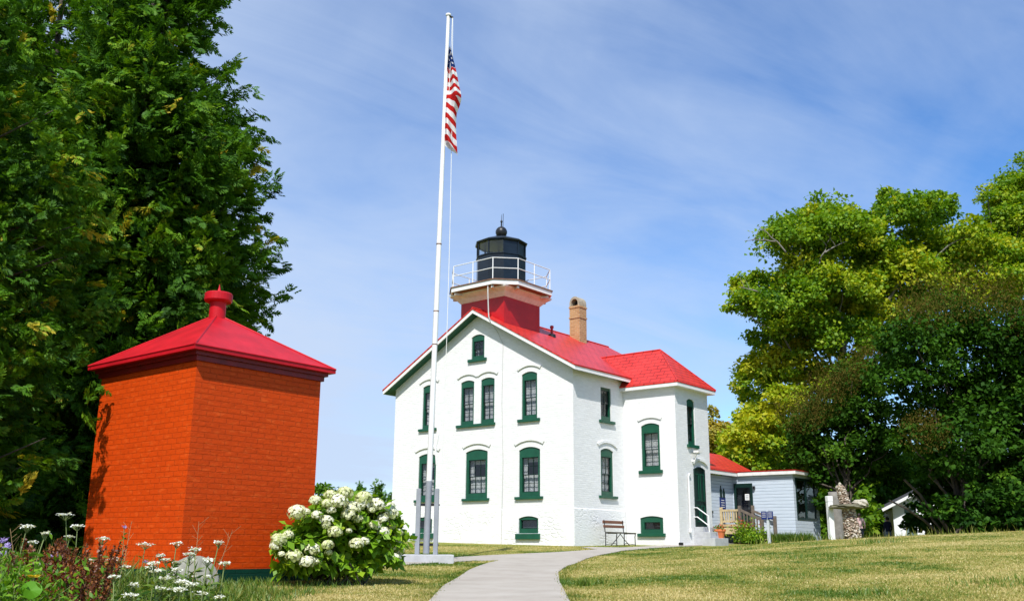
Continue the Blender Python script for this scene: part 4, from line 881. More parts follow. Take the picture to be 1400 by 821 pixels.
# ------------------------------------------------------------------ small things on the right lawn
pp = ground_at(1051, 741, 30, 60); pp = at(1052, 741, 36.0); zgd = gz(pp.x, pp.y)
t = thing('post_sign', 'small double sided blue sign on a pale grey post by the clapboard wall', 'sign', (pp.x, pp.y, zgd), YAW)
hz = at(1048, 697, 36).z - zgd
mb = MB(); mb.box(-.045, .045, -.045, .045, -.1, hz); mb.build('post', plain('pale_grey_post', (.50, .54, .58), .6, .1, 4), t)
for x in (-.12, .12): mb = MB(); mb.box(x - .105, x + .105, -.075, -.05, hz - .32, hz - .04); pn = mb.build('panel', 'blue', t); mb = MB(); [mb.box(x - .07, x + .07, -.079, -.0765, hz - .1 - i * .07, hz - .085 - i * .07) for i in range(3)]; mb.build('lettering', 'white', pn)
pp = at(1137.5, 737, 28.8); zgd = gz(pp.x, pp.y)
t = thing('lawn_post', 'plain square white post standing on the lawn crest beside the stone cairn', 'post', (pp.x, pp.y, zgd), .2)
mb = MB(); hz = at(1132.5, 677.5, 28.8).z - zgd; mb.box(-.075, .075, -.075, .075, -.15, hz - .17); mb.build('shaft', 'white', t, bevel=.008)
mb = MB(); mb.box(-.08, .08, -.08, .08, hz - .165, hz); mb.build('cap', 'white', t, bevel=.01)
# cobblestone cairn with birdbath slab
pc = at(1166, 736, 28.6); zgd = gz(pc.x, pc.y)
CAIRN = thing('stone_cairn', 'cobblestone garden monument with a wide flat rock basin and a stone pillar on top', 'monument', (pc.x, pc.y, zgd), 0)
top = at(1153, 663, 28.6).z - zgd; mid = at(1160, 692, 28.6).z - zgd
def cobbles(name, prof, cx0, cx1, n, s0, s1, seed):
    r = random.Random(seed); core = MB(); core.lathe([(a * .93, z) for a, z in prof], (0, 0, 0), 14)
    z0, z1 = prof[0][1], prof[-1][1]
    core.v = [(x + cx0 + (cx1 - cx0) * (z - z0) / (z1 - z0), y, z) for x, y, z in core.v]
    o = core.build(name, plain('cobble_mortar', (.17, .13, .10), .95, .2, 8), CAIRN)
    V_, F_, T_ = [], [], []
    import bmesh
    bm = bmesh.new(); bmesh.ops.create_icosphere(bm, subdivisions=1, radius=1); bv = np.array([v.co for v in bm.verts]); bf = np.array([[v.index for v in f.verts] for f in bm.faces]); bm.free()
    zz = np.array([z for _, z in prof]); rr = np.array([a for a, _ in prof]); cnt = 0
    for i in range(n):
        z = r.uniform(z0 + .02, z1 - .01); a = r.uniform(0, 2 * math.pi); R_ = np.interp(z, zz, rr); s = r.uniform(s0, s1)
        c = np.array([R_ * math.cos(a) * .96 + cx0 + (cx1 - cx0) * (z - z0) / (z1 - z0), R_ * math.sin(a) * .96, z])
        sc = np.array([s * r.uniform(.8, 1.3), s * r.uniform(.8, 1.3), s * r.uniform(.6, .9)])
        V_.append(bv * sc + c); F_.append(bf + cnt); cnt += len(bv); T_.append(np.full(len(bv), r.random()))
    fast_mesh('cobbles', np.concatenate(V_), np.concatenate(F_), 'cobble', o, np.concatenate(T_))
M['cobble'] = leafmat('beach_cobbles', [(0, (.17, .11, .075)), (.35, (.33, .24, .17)), (.7, (.50, .42, .33)), (1, (.64, .60, .53))], 0, .5, .03)
cobbles('cairn_base', [(.235, -.1), (.215, .25), (.175, mid * .72), (.17, mid - .04)], .02, -.06, 620, .024, .040, 1)
cobbles('cairn_pillar', [(.155, mid + .05), (.125, (mid + top) / 2), (.115, top - .05), (.07, top)], -.14, -.26, 330, .022, .036, 2)
def rock(name, c, sc, seed, mat, parent):
    import bmesh
    bm = bmesh.new(); bmesh.ops.create_icosphere(bm, subdivisions=3, radius=1); r = random.Random(seed); ph = [r.uniform(0, 6) for _ in range(6)]
    for v in bm.verts:
        n = 1 + .12 * math.sin(3 * v.co.x + ph[0]) * math.cos(4 * v.co.y + ph[1]) + .08 * math.sin(7 * v.co.z + 5 * v.co.x + ph[2]) + .05 * math.sin(13 * v.co.y + ph[3]); v.co = Vector((v.co.x * sc[0] * n + c[0], v.co.y * sc[1] * n + c[1], v.co.z * sc[2] * n + c[2]))
    me = bpy.data.meshes.new(name); bm.to_mesh(me); bm.free(); me.materials.append(M[mat]); o = bpy.data.objects.new(name, me); COL.objects.link(o); o.parent = parent; return o
M['pale_rock'] = plain('pale_rock', (.46, .42, .33), .9, .25, 9, bmp=.02); M['dark_rock'] = plain('mossy_rock', (.15, .14, .09), .9, .35, 7, bmp=.03)
rock('basin', (-.06, 0, mid), (.52, .40, .075), 3, 'dark_rock', CAIRN); rock('basin_rock', (.30, 0, mid + .09), (.22, .25, .12), 5, 'pale_rock', CAIRN); rock('pillar_stone', (-.26, 0, top + .03), (.045, .045, .05), 8, 'pale_rock', CAIRN)

# ------------------------------------------------------------------ white shed far right behind the lilacs
pb = at(1233, 735, 47.0)
WSH = thing('white_outbuilding', 'small white gabled outbuilding half hidden behind the dark lilac trunks', 'shed', (pb.x, pb.y, -.1), R(-12))
hs = at(1222, 690, 47).z + .1
mb = MB(); wd = 4.0; gab = lambda a, z, n: (a, -n, z); zg_ = hs + 1.0
sheet(mb, gab, [(-.3, 0), (wd - .3, 0), (wd - .3, hs), (wd / 2 - .3, zg_ + .05), (-.3, hs)], [[(.22, .3), (.72, .3), (.72, hs - .12), (.22, hs - .12)]], depth=.1)
mb.add([(-.3, 3, 0), (-.3, 0, 0), (-.3, 0, hs), (-.3, 3, hs)], [(0, 1, 2, 3)]); mb.add([(wd - .3, 0, 0), (wd - .3, 3, 0), (wd - .3, 3, hs), (wd - .3, 0, hs)], [(0, 1, 2, 3)]); mb.add([(-.3, 3, 0), (wd - .3, 3, 0), (wd - .3, 3, hs), (wd / 2 - .3, 3, zg_), (-.3, 3, hs)], [(4, 3, 2, 1, 0)])
mb.build('wall', plain('white_clapboard', (.74, .76, .80), .6, .05, 3), WSH)
mb = MB(); abox(mb, gab, .22, .28, .3, hs - .12, -.05, .02); abox(mb, gab, .28, .72, .3, hs - .12, -.06, -.04); mb.build('door', plain('grey_green_door', (.12, .18, .17), .6, .2, 4), WSH)
sl_ = (zg_ - hs) / (wd / 2); ov = .55
mb = MB(); a = -.3 - ov; cpt = wd / 2 - .3
for sgn in (1, -1):
    q = [(cpt - sgn * (wd / 2 + ov), -.5, hs - ov * sl_ + .1), (cpt, -.5, zg_ + .1), (cpt, 3.3, zg_ + .1), (cpt - sgn * (wd / 2 + ov), 3.3, hs - ov * sl_ + .1)]
    mb.slab(q if sgn > 0 else q[::-1], .05)
wr_ = mb.build('roof', plain('dark_grey_shingle', (.05, .05, .055), .9, .2, 6), WSH)
mb = MB()
for sgn in (1, -1): mb.beam((cpt - sgn * (wd / 2 + ov), -.515, hs - ov * sl_ + .03), (cpt, -.515, zg_ + .03), .03, .13)
mb.build('rake_board', 'white', wr_)

# ------------------------------------------------------------------ vegetation
def tubes_mb(mb, a, b, r0, r1, seg=5, wob=.12, n=7):
    a = Vector(a); b = Vector(b); L_ = (b - a).length; pts = []; rr = []
    for i in range(seg + 1):
        t = i / seg; j = Vector((random.uniform(-1, 1), random.uniform(-1, 1), random.uniform(-.5, .5))) * wob * L_ * .25 * math.sin(math.pi * t)
        sag = Vector((0, 0, 1)) * .10 * L_ * math.sin(math.pi * t)
        pts.append(a.lerp(b, t) + j + sag * .5); rr.append(r0 + (r1 - r0) * t)
    mb.tube(pts, rr, n, cap=False)
def clump_leaves(clumps, dens, leaf, wob=.55, flat=.72, tintb=.35, tvar=.3, sub=16, subr=.36, keep=None):
    P, D, Nn, T, Ls = [], [], [], [], []
    for c, r, tb in clumps:
        k = max(5, int(sub * (.6 + .4 * r)))
        d = rdir(k); d[:, 2] = np.abs(d[:, 2]) * 1.0 - .35 * (rng.random(k) < .45); d = nrm(d)
        cen = np.array(c) + d * r * (.55 + .4 * rng.random((k, 1))) * (1, 1, flat)
        st = tb + rng.normal(size=k) * tvar * .5
        nl = max(6, int(dens * r * r / k))
        for i in range(k):
            sr_ = r * subr * (.7 + .6 * rng.random())
            q = rng.normal(size=(nl, 3)); q = q / (1 + .25 * np.linalg.norm(q, axis=1, keepdims=True)) * sr_ * (.95, .95, .52)
            p = cen[i] + q; P.append(p)
            outd = nrm(p - np.array(c)); nn = nrm(outd * .35 + np.array((0, -.15, .75)) + rng.normal(size=(nl, 3)) * wob); Nn.append(nn)
            D.append(nrm(outd * .5 + rng.normal(size=(nl, 3)) * .6 + np.array((0, 0, -.35)))); T.append(st[i] + rng.normal(size=nl) * tvar * .4)
            Ls.append(leaf * (.65 + .7 * rng.random(nl)))
    P = np.concatenate(P); D = np.concatenate(D); Nn = np.concatenate(Nn); T = np.concatenate(T); Ls = np.concatenate(Ls)
    if keep is not None: k = keep(P); P, D, Nn, T, Ls = P[k], D[k], Nn[k], T[k], Ls[k]
    return P, D, Nn, T, Ls
def clump_tree(name, label, cat, base, pxs, D0, dens, leaf, mat, spread=2.5, backs=1, trunk_r=.3, group=None, limb=.09, tint=.4, tvar=.3, wid=.8, barkm='bark', fork=.35, nlimb=40, seedclumps=None, **kw):
    base = Vector(base); t = thing(name, label, cat, base)
    cl = []; k = D0 / FPX
    for q in pxs:
        x, y, rp = q[:3]; tb = q[3] if len(q) > 3 else tint; dd = q[4] if len(q) > 4 else random.uniform(-spread, spread) * .5
        p = at(x, y, D0 + dd); cl.append((p - base, rp * k * (D0 + dd) / D0, tb + .06))
        for b_ in range(backs):
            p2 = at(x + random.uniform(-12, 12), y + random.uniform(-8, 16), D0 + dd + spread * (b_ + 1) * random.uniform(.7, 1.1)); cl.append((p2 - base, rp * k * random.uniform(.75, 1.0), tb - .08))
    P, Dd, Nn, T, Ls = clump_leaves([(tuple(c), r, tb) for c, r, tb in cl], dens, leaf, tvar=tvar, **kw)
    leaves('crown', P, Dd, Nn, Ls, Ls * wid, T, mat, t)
    mb = MB(); zc = np.mean([c.z for c, _, _ in cl]); h = zc * fork
    top = Vector((np.mean([c.x for c, _, _ in cl]) * .25, np.mean([c.y for c, _, _ in cl]) * .25, h))
    tubes_mb(mb, (0, 0, -.3), top, trunk_r, trunk_r * .75, 6, .05, 10)
    top2 = top + Vector((top.x * .6, top.y * .6, zc * .5)); tubes_mb(mb, top, top2, trunk_r * .7, trunk_r * .3, 5, .12, 8)
    for c, r, _ in random.sample(cl, min(nlimb, len(cl))):
        s = top.lerp(top2, random.random() ** 1.2); tubes_mb(mb, s, c, limb * random.uniform(.6, 1.1), .018, 6, .25, 6)
    mb.build('trunk', barkm, t, True)
    return t, cl
def inside_shed(P, mar=.1):
    c, s = math.cos(SY), math.sin(SY); x = P[:, 0] - SC.x; y = P[:, 1] - SC.y; lx = x * c + y * s; ly = -x * s + y * c
    return (lx > -WL - mar) & (lx < mar) & (ly > -mar) & (ly < WR + mar) & (P[:, 2] < 3.6)
def inside_house(P):
    c, s = math.cos(YAW), math.sin(YAW); x = P[:, 0] - CORNER.x; y = P[:, 1] - CORNER.y; lx = x * c + y * s; ly = -x * s + y * c
    return ((lx > -W - .6) & (lx < AW + .5) & (ly > -.6) & (ly < 9.2)) | ((lx > .5) & (lx < 4.2) & (ly > 5) & (ly < 11.8) & (P[:, 2] < 3.3))
def cedar(label, x, y, H, prof, nb, sprays, trunk_r=.22, z0=None, yellow=.03, seed=1, spray=.34, group='cedar trees behind the oil house', tb=.38, azc=None):
    global rng
    rng = np.random.default_rng(seed); random.seed(seed)
    zb_ = gz(x, y) if z0 is None else z0
    t = thing('cedar_tree', label, 'tree', (x, y, zb_), 0, group)
    hs_ = np.array([a for a, _ in prof]); rs_ = np.array([b for _, b in prof])
    # bough heights with density following the radius
    hh = rng.uniform(hs_[0], hs_[-1], nb * 3); wgt = np.interp(hh, hs_, rs_) + .25; hh = rng.choice(hh, nb, replace=False, p=wgt / wgt.sum())
    P, D, Nn, T = [], [], [], []; mb = MB()
    tubes_mb(mb, (0, 0, -.2), (0, 0, H * .97), trunk_r, .02, 10, .02, 9)
    for i, h in enumerate(hh):
        az = rng.uniform(0, 2 * math.pi); Rr = np.interp(h, hs_, rs_) * rng.uniform(.62, 1.14) * (1 + .16 * math.sin(az * 3 + h * 1.3 + seed))
        o = np.array([math.cos(az), math.sin(az), 0]); sd = np.array([-o[1], o[0], 0])
        droop = -.22 * Rr; lift = .30 * Rr
        npl = max(2, int(1.5 + Rr * sprays)); tt = .22 + .78 * rng.random(npl) ** .7; bt = tb + rng.normal() * .14
        for q_ in tt:
            lat = rng.normal() * (.16 * Rr * math.sqrt(max(0, 1.08 - q_)) + .06)
            c = o * q_ * Rr + sd * lat + np.array([0, 0, h - .22 * Rr * math.sin(q_ * 2.5) + .30 * Rr * q_ ** 3 - abs(lat) * .2 + rng.normal() * .20])
            ax = nrm(o * .8 + sd * (lat * 1.2 + rng.normal() * .35) + np.array([0, 0, rng.normal() * .45 + .15]))
            pl_n = nrm(np.array([0, 0, .6]) + o * .45 + rng.normal(size=3) * .6); sx2 = nrm(np.cross(pl_n, ax))
            m_ = 11; f_ = rng.random(m_); sg = rng.choice([-1, 1], m_) * (.25 + .75 * rng.random(m_)) * (1 - .6 * f_)
            pp_ = c + np.outer((f_ - .4) * spray * 2.0, ax) + rng.normal(size=(m_, 3)) * spray * .16
            dd_ = nrm(ax + np.outer(sg * 1.1, sx2) + np.array([0, 0, -.22]) + rng.normal(size=(m_, 3)) * .18)
            P.append(pp_); D.append(dd_); Nn.append(nrm(pl_n + rng.normal(size=(m_, 3)) * .35))
            T.append(bt + rng.normal() * .12 + (.45 if rng.random() < yellow else 0) + rng.normal(size=m_) * .07)
        if i % 5 == 0 and Rr > .6:
            pts = [(0, 0, h), tuple(o * Rr * .4 + np.array([0, 0, h + droop * .8])), tuple(o * Rr * .8 + np.array([0, 0, h + droop * .6 + lift * .5]))]; mb.tube(pts, [.035, .022, .008], 5, cap=False)
    P = np.concatenate(P); D = np.concatenate(D); Nn = np.concatenate(Nn); T = np.concatenate(T)
    wp = P + np.array([x, y, zb_]); k = ~inside_shed(wp, .12) & (wp[:, 2] > gz(x, y) + .05); P, D, Nn, T = P[k], D[k], Nn[k], T[k]
    # each spray is a flat fan of narrow leaflets
    Sd = nrm(np.cross(Nn, D)); Ln = spray * (.65 + .7 * rng.random((len(P), 1)))
    LP, LD, LN, LL, LT = [], [], [], [], []
    for f, ang, ll in ((0, 0, .55), (.15, .75, .5), (.15, -.75, .5), (.38, .62, .46), (.38, -.62, .46), (.6, .5, .36), (.6, -.5, .36), (.55, 0, .5)):
        LP.append(P + D * Ln * f); LD.append(nrm(D * math.cos(ang) + Sd * math.sin(ang) + np.array([0, 0, -.15]))); LN.append(nrm(Nn + rng.normal(size=P.shape) * .22)); LL.append(Ln[:, 0] * ll); LT.append(T + rng.normal(size=len(P)) * .06 + f * .10)
    LL = np.concatenate(LL)
    leaves('crown', np.concatenate(LP), np.concatenate(LD), np.concatenate(LN), LL, LL * .30 + .008, np.concatenate(LT), 'cedar', t, .06)
    mb.build('trunk', 'bark', t, True)
    return t
cedar('tallest green cedar, its right side overhanging the oil house roof', -8.55, 20.6, 16.5, [(.6, 2.5), (3, 2.6), (5.0, 2.5), (5.9, 2.75), (6.8, 2.55), (7.6, 2.75), (8.4, 2.9), (9.1, 2.45), (10.4, 2.0), (12.0, 1.55), (13.5, 1.15), (15.2, .6), (16.5, .1)], 980, 3.5, .3, seed=11, spray=.235)
cedar('yellow flecked cedar left of the oil house, throwing shade on its wall', -8.9, 13.4, 10.6, [(.9, 2.0), (2.2, 2.55), (3.6, 2.75), (5.2, 2.5), (7, 1.9), (9, 1.1), (10.6, .1)], 760, 3.6, .24, seed=12, yellow=.10, spray=.155)
cedar('far left cedar with a thin yellowing top, behind the flecked one', -11.3, 21.5, 15.4, [(.8, 3.0), (4, 3.1), (7.5, 2.7), (10, 2.2), (12.5, 1.6), (14.2, .8), (15.4, .1)], 600, 2.5, .28, seed=13, yellow=.09, spray=.25)
cedar('low bright green cedar showing behind the right of the oil house roof', -7.0, 23.4, 6.4, [(.5, 1.0), (2.5, 1.05), (4.2, .9), (5.4, .55), (6.4, .06)], 230, 2.8, .14, seed=14, spray=.23, tb=.55)
rng = np.random.default_rng(21); random.seed(21)
# --- right hand trees
MAP = [(1095, 335, 58, .45), (1122, 297, 42, .5), (1152, 325, 55, .45), (1075, 330, 30, .5), (1035, 402, 38, .5), (1016, 418, 24, .55), (1072, 425, 58, .4), (1108, 388, 58, .5), (1042, 505, 38, .75), (1078, 505, 46, .85), (1030, 530, 26, .6), (1102, 455, 58, .4), (1152, 400, 58, .55), (1182, 332, 52, .45), (1216, 300, 40, .4), (1216, 268, 17, .4), (1258, 292, 38, .4), (1282, 278, 24, .45), (1204, 360, 56, .6),
       (1160, 470, 52, .35), (1205, 430, 58, .6), (1240, 382, 56, .6), (1262, 342, 48, .55), (1302, 352, 56, .6), (1318, 338, 36, .55), (1352, 352, 50, .6), (1292, 402, 52, .6), (1340, 402, 52, .65), (1388, 392, 50, .6), (1076, 552, 38, .8), (1120, 532, 46, .6), (1165, 522, 40, .45), (1145, 425, 30, .95), (1090, 480, 20, 1.0), (1195, 470, 26, .9), (1330, 318, 26, .5), (1420, 360, 46, .6), (1050, 460, 30, .45)]
bp = at(1150, 735, 47.5); keepf = lambda P: ~inside_house(P)
MT, mcl = clump_tree('maple_tree', 'large yellow green maple towering behind the dark lilacs', 'tree', (bp.x, bp.y, .2), MAP, 46, 820, .18, 'maple', flat=.85, sub=20, subr=.27, spread=3.2, backs=1, trunk_r=.42, limb=.12, tint=.58, wid=.85, group='maples behind the house', barkm='pale_bark', fork=.4)
mb = MB()
for (x0_, y0_, x1_, y1_) in ((1075, 345, 1036, 308), (1060, 330, 1018, 329), (1120, 360, 1140, 312), (1128, 345, 1158, 330), (1040, 400, 1010, 392)):
    mb = MB(); a = at(x0_, y0_, 43.5) - Vector((bp.x, bp.y, .2)); b = at(x1_, y1_, 43.5) - Vector((bp.x, bp.y, .2)); tubes_mb(mb, a, b, .04, .012, 6, .2, 5)
    for q in (.5, .75): tubes_mb(mb, a.lerp(b, q), a.lerp(b, q) + Vector((random.uniform(-.5, .5), 0, random.uniform(.2, .6))), .015, .006, 3, .2, 4)
    mb.build('dead_branch', 'pale_bark', MT, True)
b2 = at(1395, 735, 52)
clump_tree('maple_tree', 'farther maple rising at the right edge above the others', 'tree', (b2.x, b2.y, .2), [(1375, 272, 36), (1395, 300, 44), (1365, 300, 22), (1350, 270, 11), (1402, 345, 40), (1425, 255, 60), (1440, 320, 60), (1385, 330, 30), (1410, 250, 20)], 52, 820, .18, 'maple', flat=.85, sub=20, subr=.28, spread=3, backs=1, trunk_r=.4, tint=.5, wid=.85, group='maples behind the house')
b3 = at(1040, 735, 54)
clump_tree('maple_tree', 'smaller pale green maple between the red roof and the big maple', 'tree', (b3.x, b3.y, .2), [(1022, 592, 30, .6), (1045, 572, 28, .65), (1052, 622, 42, .45), (1012, 628, 24, .5), (1078, 600, 38, .45), (1030, 560, 14, .7), (1000, 615, 18, .45), (1100, 640, 40, .35), (1012, 602, 26, .85, -9.5), (1036, 578, 26, .9, -9.5), (1004, 636, 24, .8, -9.5), (1040, 612, 30, .75, -9.5), (1022, 632, 26, .7, -9.5), (1058, 588, 22, .8, -9.5), (1060, 660, 40, .35), (1020, 660, 34, .35)], 54, 900, .18, 'maple', flat=.85, sub=18, subr=.3, spread=2.5, backs=1, trunk_r=.22, tint=.55, wid=.85, keep=None, group='maples behind the house')
b4 = at(980, 735, 58)
clump_tree('autumn_tree', 'orange tinted tree just behind the corner of the white wing', 'tree', (b4.x, b4.y, .2), [(985, 592, 22), (976, 612, 24), (992, 622, 26), (970, 580, 14), (978, 600, 22), (1003, 606, 18), (968, 640, 26), (1000, 640, 22), (973, 560, 7), (960, 600, 20)], 58, 1100, .18, 'autumn', spread=2, backs=1, trunk_r=.2, tint=.4, wid=.8)
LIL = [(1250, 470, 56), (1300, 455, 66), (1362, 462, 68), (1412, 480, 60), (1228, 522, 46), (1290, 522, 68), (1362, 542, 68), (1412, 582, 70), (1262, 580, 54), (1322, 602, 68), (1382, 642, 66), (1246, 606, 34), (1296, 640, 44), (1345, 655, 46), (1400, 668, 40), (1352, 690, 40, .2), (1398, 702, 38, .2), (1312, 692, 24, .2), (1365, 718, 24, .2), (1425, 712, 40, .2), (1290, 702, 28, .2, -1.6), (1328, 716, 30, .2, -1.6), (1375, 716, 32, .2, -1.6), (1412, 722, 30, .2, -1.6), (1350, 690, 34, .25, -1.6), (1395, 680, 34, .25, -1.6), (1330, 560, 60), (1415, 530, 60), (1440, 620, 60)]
b5 = at(1300, 735, 34)
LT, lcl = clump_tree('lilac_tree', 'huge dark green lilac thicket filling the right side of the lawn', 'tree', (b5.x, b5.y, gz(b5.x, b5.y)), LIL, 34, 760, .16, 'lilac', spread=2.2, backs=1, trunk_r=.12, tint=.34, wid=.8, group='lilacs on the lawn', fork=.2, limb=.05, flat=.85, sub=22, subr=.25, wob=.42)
def seedheads(t, base, pxs, D0, n):
    P = []
    for x, y, r in pxs:
        q = rdir(n) * rng.random((n, 1)) ** .45 * r * 1.3 * D0 / FPX * np.array([1, .8, .8]); P.append(np.array(at(x, y, D0)) + q - np.array(base))
    P = np.concatenate(P); m_ = len(P)
    leaves('seed_head', P, rdir(m_) * .6 + np.array([0, 0, .7]), rdir(m_), .09 * (.6 + .8 * rng.random(m_)), .028, rng.random(m_), 'seed', t)
seedheads(LT, LT.location, [(1282, 412, 44), (1330, 400, 44), (1388, 420, 46), (1255, 430, 30), (1412, 430, 30), (1265, 590, 30)], 32.6, 1700)
b6 = at(1160, 735, 37)
L2 = [(1130, 582, 46), (1170, 562, 46), (1192, 602, 46), (1152, 632, 46), (1205, 642, 34), (1112, 622, 36), (1180, 655, 26), (1135, 655, 30), (1165, 520, 34), (1215, 615, 26), (1100, 655, 24), (1110, 590, 34), (1130, 690, 20)]
L2T, _ = clump_tree('lilac_tree', 'rounded mid green lilac behind the stone cairn', 'tree', (b6.x, b6.y, .1), L2, 38.5, 760, .165, 'lilac', spread=1.6, backs=1, trunk_r=.12, tint=.46, wid=.85, group='lilacs on the lawn', fork=.2, limb=.05, flat=.85, sub=20, subr=.25, wob=.42, keep=None)
seedheads(L2T, L2T.location, [(1095, 565, 30), (1140, 520, 30), (1120, 545, 30), (1175, 500, 26), (1215, 510, 34), (1210, 480, 26)], 37.2, 1500)
# bare leaning lilac stems in front of the outbuilding and the thick pale trunk behind the cairn
mb = MB()
for (x0_, y0_, x1_, y1_, r_) in ((1300, 742, 1215, 683, .06), (1310, 742, 1236, 655, .08), (1330, 742, 1270, 640, .07), (1296, 742, 1252, 678, .05), (1350, 742, 1340, 600, .08), (1380, 742, 1400, 600, .08), (1320, 742, 1300, 620, .07)):
    a = at(x0_, y0_, 34.5) - LT.location; b = at(x1_, y1_, 34.2) - LT.location; tubes_mb(mb, a, b, r_, r_ * .5, 7, .10, 7)
mb.build('stem', 'bark', LT, True)
pt = at(1147, 737, 30.6); tr = thing('tree_stump', 'tall pale grey weathered stump between the white post and the stone cairn', 'tree stump', (pt.x, pt.y, gz(pt.x, pt.y)), 0)
mb = MB(); hz = at(1143, 672, 30.6).z - gz(pt.x, pt.y); tubes_mb(mb, (0, 0, -.1), (-.06, 0, hz), .20, .165, 8, .04, 12); mb.f.append(tuple(range(len(mb.v) - 12, len(mb.v)))); mb.build('trunk', 'pale_bark', tr, True)
# --- dark thicket closing the view behind the cairn, the outbuilding and the lilacs
for i, (x, y, D0, lab, m_, tb_) in enumerate(((1125, 690, 47, 'bright green bush between the clapboard addition and the pale trunk', 'maple', .3), (1185, 690, 56, 'dark green bush in the shade behind the two people', 'lilac', .4), (1250, 680, 60, 'dark green bush behind the white outbuilding roof', 'lilac', .35), (1320, 690, 38.5, 'dark shaded bush under the middle of the lilac thicket', 'lilac', .3), (1395, 690, 38.5, 'dark shaded bush under the lilacs at the right edge', 'lilac', .3), (1060, 690, 60, 'dark green bush rising behind the clapboard addition roof', 'lilac', .5))):
    bb = at(x, 740, D0); clump_tree('understory_bush', lab, 'bush', (bb.x, bb.y, gz(bb.x, bb.y)), [(x + dx_, y + dy_, 34, tb_) for dx_, dy_ in ((-36, 30), (0, 34), (36, 30), (-34, -8), (0, -14), (34, -8), (-20, 50), (20, 50), (-30, -40), (10, -46), (40, -38))], D0, 420, .24, m_, spread=2, backs=1, trunk_r=.1, wid=.85, nlimb=10, group='bushes in the shade at the back', keep=lambda P, b_=bb: ~inside_house(P + np.array([b_.x, b_.y, 0])))
# --- distant bushes and trees past the house corner, above the hydrangea
for x, y, r, D0, nm, lab, mat in ((444, 672, 16, 60, 'round_bush', 'grey green rounded bush far behind, beside the oil house corner', 'lilac'), (463, 680, 15, 62, 'round_bush', 'lower grey green bush far behind, just above the hydrangea', 'lilac')):
    bb = at(x, 740, D0); clump_tree(nm, lab, 'bush', (bb.x, bb.y, gz(bb.x, bb.y)), [(x, y, r, .75), (x - 6, y + 16, r, .7), (x + 9, y + 14, r * .9, .75), (x, y + 36, r * 1.3, .6)], D0, 700, .2, mat, spread=1, backs=0, trunk_r=.08, tvar=.4, nlimb=3)
for x, y0_, D0, lab in ((489, 664, 60, 'small bluish conifer far behind above the middle of the hydrangea'), (515, 668, 58, 'small conifer far behind near the lighthouse corner'), (527, 678, 56, 'shortest conifer touching the lighthouse corner')):
    bb = at(x, 735, D0); zt = at(x, y0_, D0).z; cedar(lab, bb.x, bb.y, zt - gz(bb.x, bb.y), [(.2, .85), (1.2, .8), (2.2, .45), (zt - gz(bb.x, bb.y), .05)], 110, 2.0, .07, seed=int(x), spray=.26, group='small conifers far behind', tb=.45)
rng = np.random.default_rng(31); random.seed(31)
# --- hydrangea
hp = at(462, 795, 13.35); hp = Vector((hp.x, hp.y, gz(hp.x, hp.y)))
HY = thing('hydrangea_bush', 'leafy hydrangea bush covered in round white flower heads beside the oil house', 'bush', hp)
HD = 13.35
heads = [(463, 685, 9), (452, 677, 8), (472, 674, 9), (487, 676, 10), (497, 681, 9), (431, 684, 6), (447, 688, 6), (453, 697, 6), (468, 692, 7), (481, 695, 9), (476, 704, 7), (490, 709, 6), (514, 690, 9), (522, 686, 6), (530, 700, 9), (524, 709, 8), (536, 703, 7), (407, 701, 9), (424, 704, 8), (433, 704, 7), (447, 711, 7), (446, 718, 5), (458, 727, 8), (449, 733, 8), (448, 745, 6), (477, 725, 4), (487, 743, 8), (499, 739, 5), (509, 732, 8), (512, 718, 7), (524, 727, 7), (535, 719, 6), (543, 728, 7), (549, 735, 6), (541, 740, 6), (539, 747, 6), (546, 752, 6), (541, 762, 6), (389, 734, 10), (381, 738, 8), (377, 746, 6), (394, 731, 6), (402, 760, 8), (399, 752, 4), (427, 751, 7), (449, 755, 5), (420, 768, 8), (432, 767, 7), (438, 769, 5), (533, 692, 6), (508, 697, 5), (419, 699, 5), (495, 690, 7), (552, 744, 5), (385, 757, 4)]
cl = []
for (x, y, r) in [(400, 752, 20), (420, 735, 26), (440, 715, 26), (465, 705, 28), (492, 702, 28), (518, 712, 26), (532, 735, 22), (510, 745, 30), (480, 740, 32), (450, 750, 32), (425, 765, 26), (400, 775, 18), (460, 775, 24), (495, 775, 24), (525, 765, 20), (395, 745, 14)]:
    for dd in (-.2, .3): p = at(x, y, HD + dd + .0055 * (x - 462)) - hp; cl.append((tuple(p), r * HD / FPX, .55))
P, D_, Nn, T, Ls = clump_leaves(cl, 2500, .13, wob=.5, flat=.95, tvar=.35, sub=14, subr=.42)
ok = (P[:, 2] > .03); wp = P + np.array(hp); ok &= ~inside_shed(wp, .03); P, D_, Nn, T, Ls = P[ok], D_[ok], Nn[ok], T[ok], Ls[ok]
D_ = nrm(D_ + np.array([0, -.3, -.35])); leaves('foliage', P, D_, Nn, Ls, Ls * .68, T, 'hyd_leaf', HY, .1)
mb = MB()
for c, r, _ in cl[::1]: tubes_mb(mb, (random.uniform(-.35, .35), random.uniform(-.3, .3), 0), c, .012, .006, 4, .15, 5)
mb.build('stem', 'bark', HY)
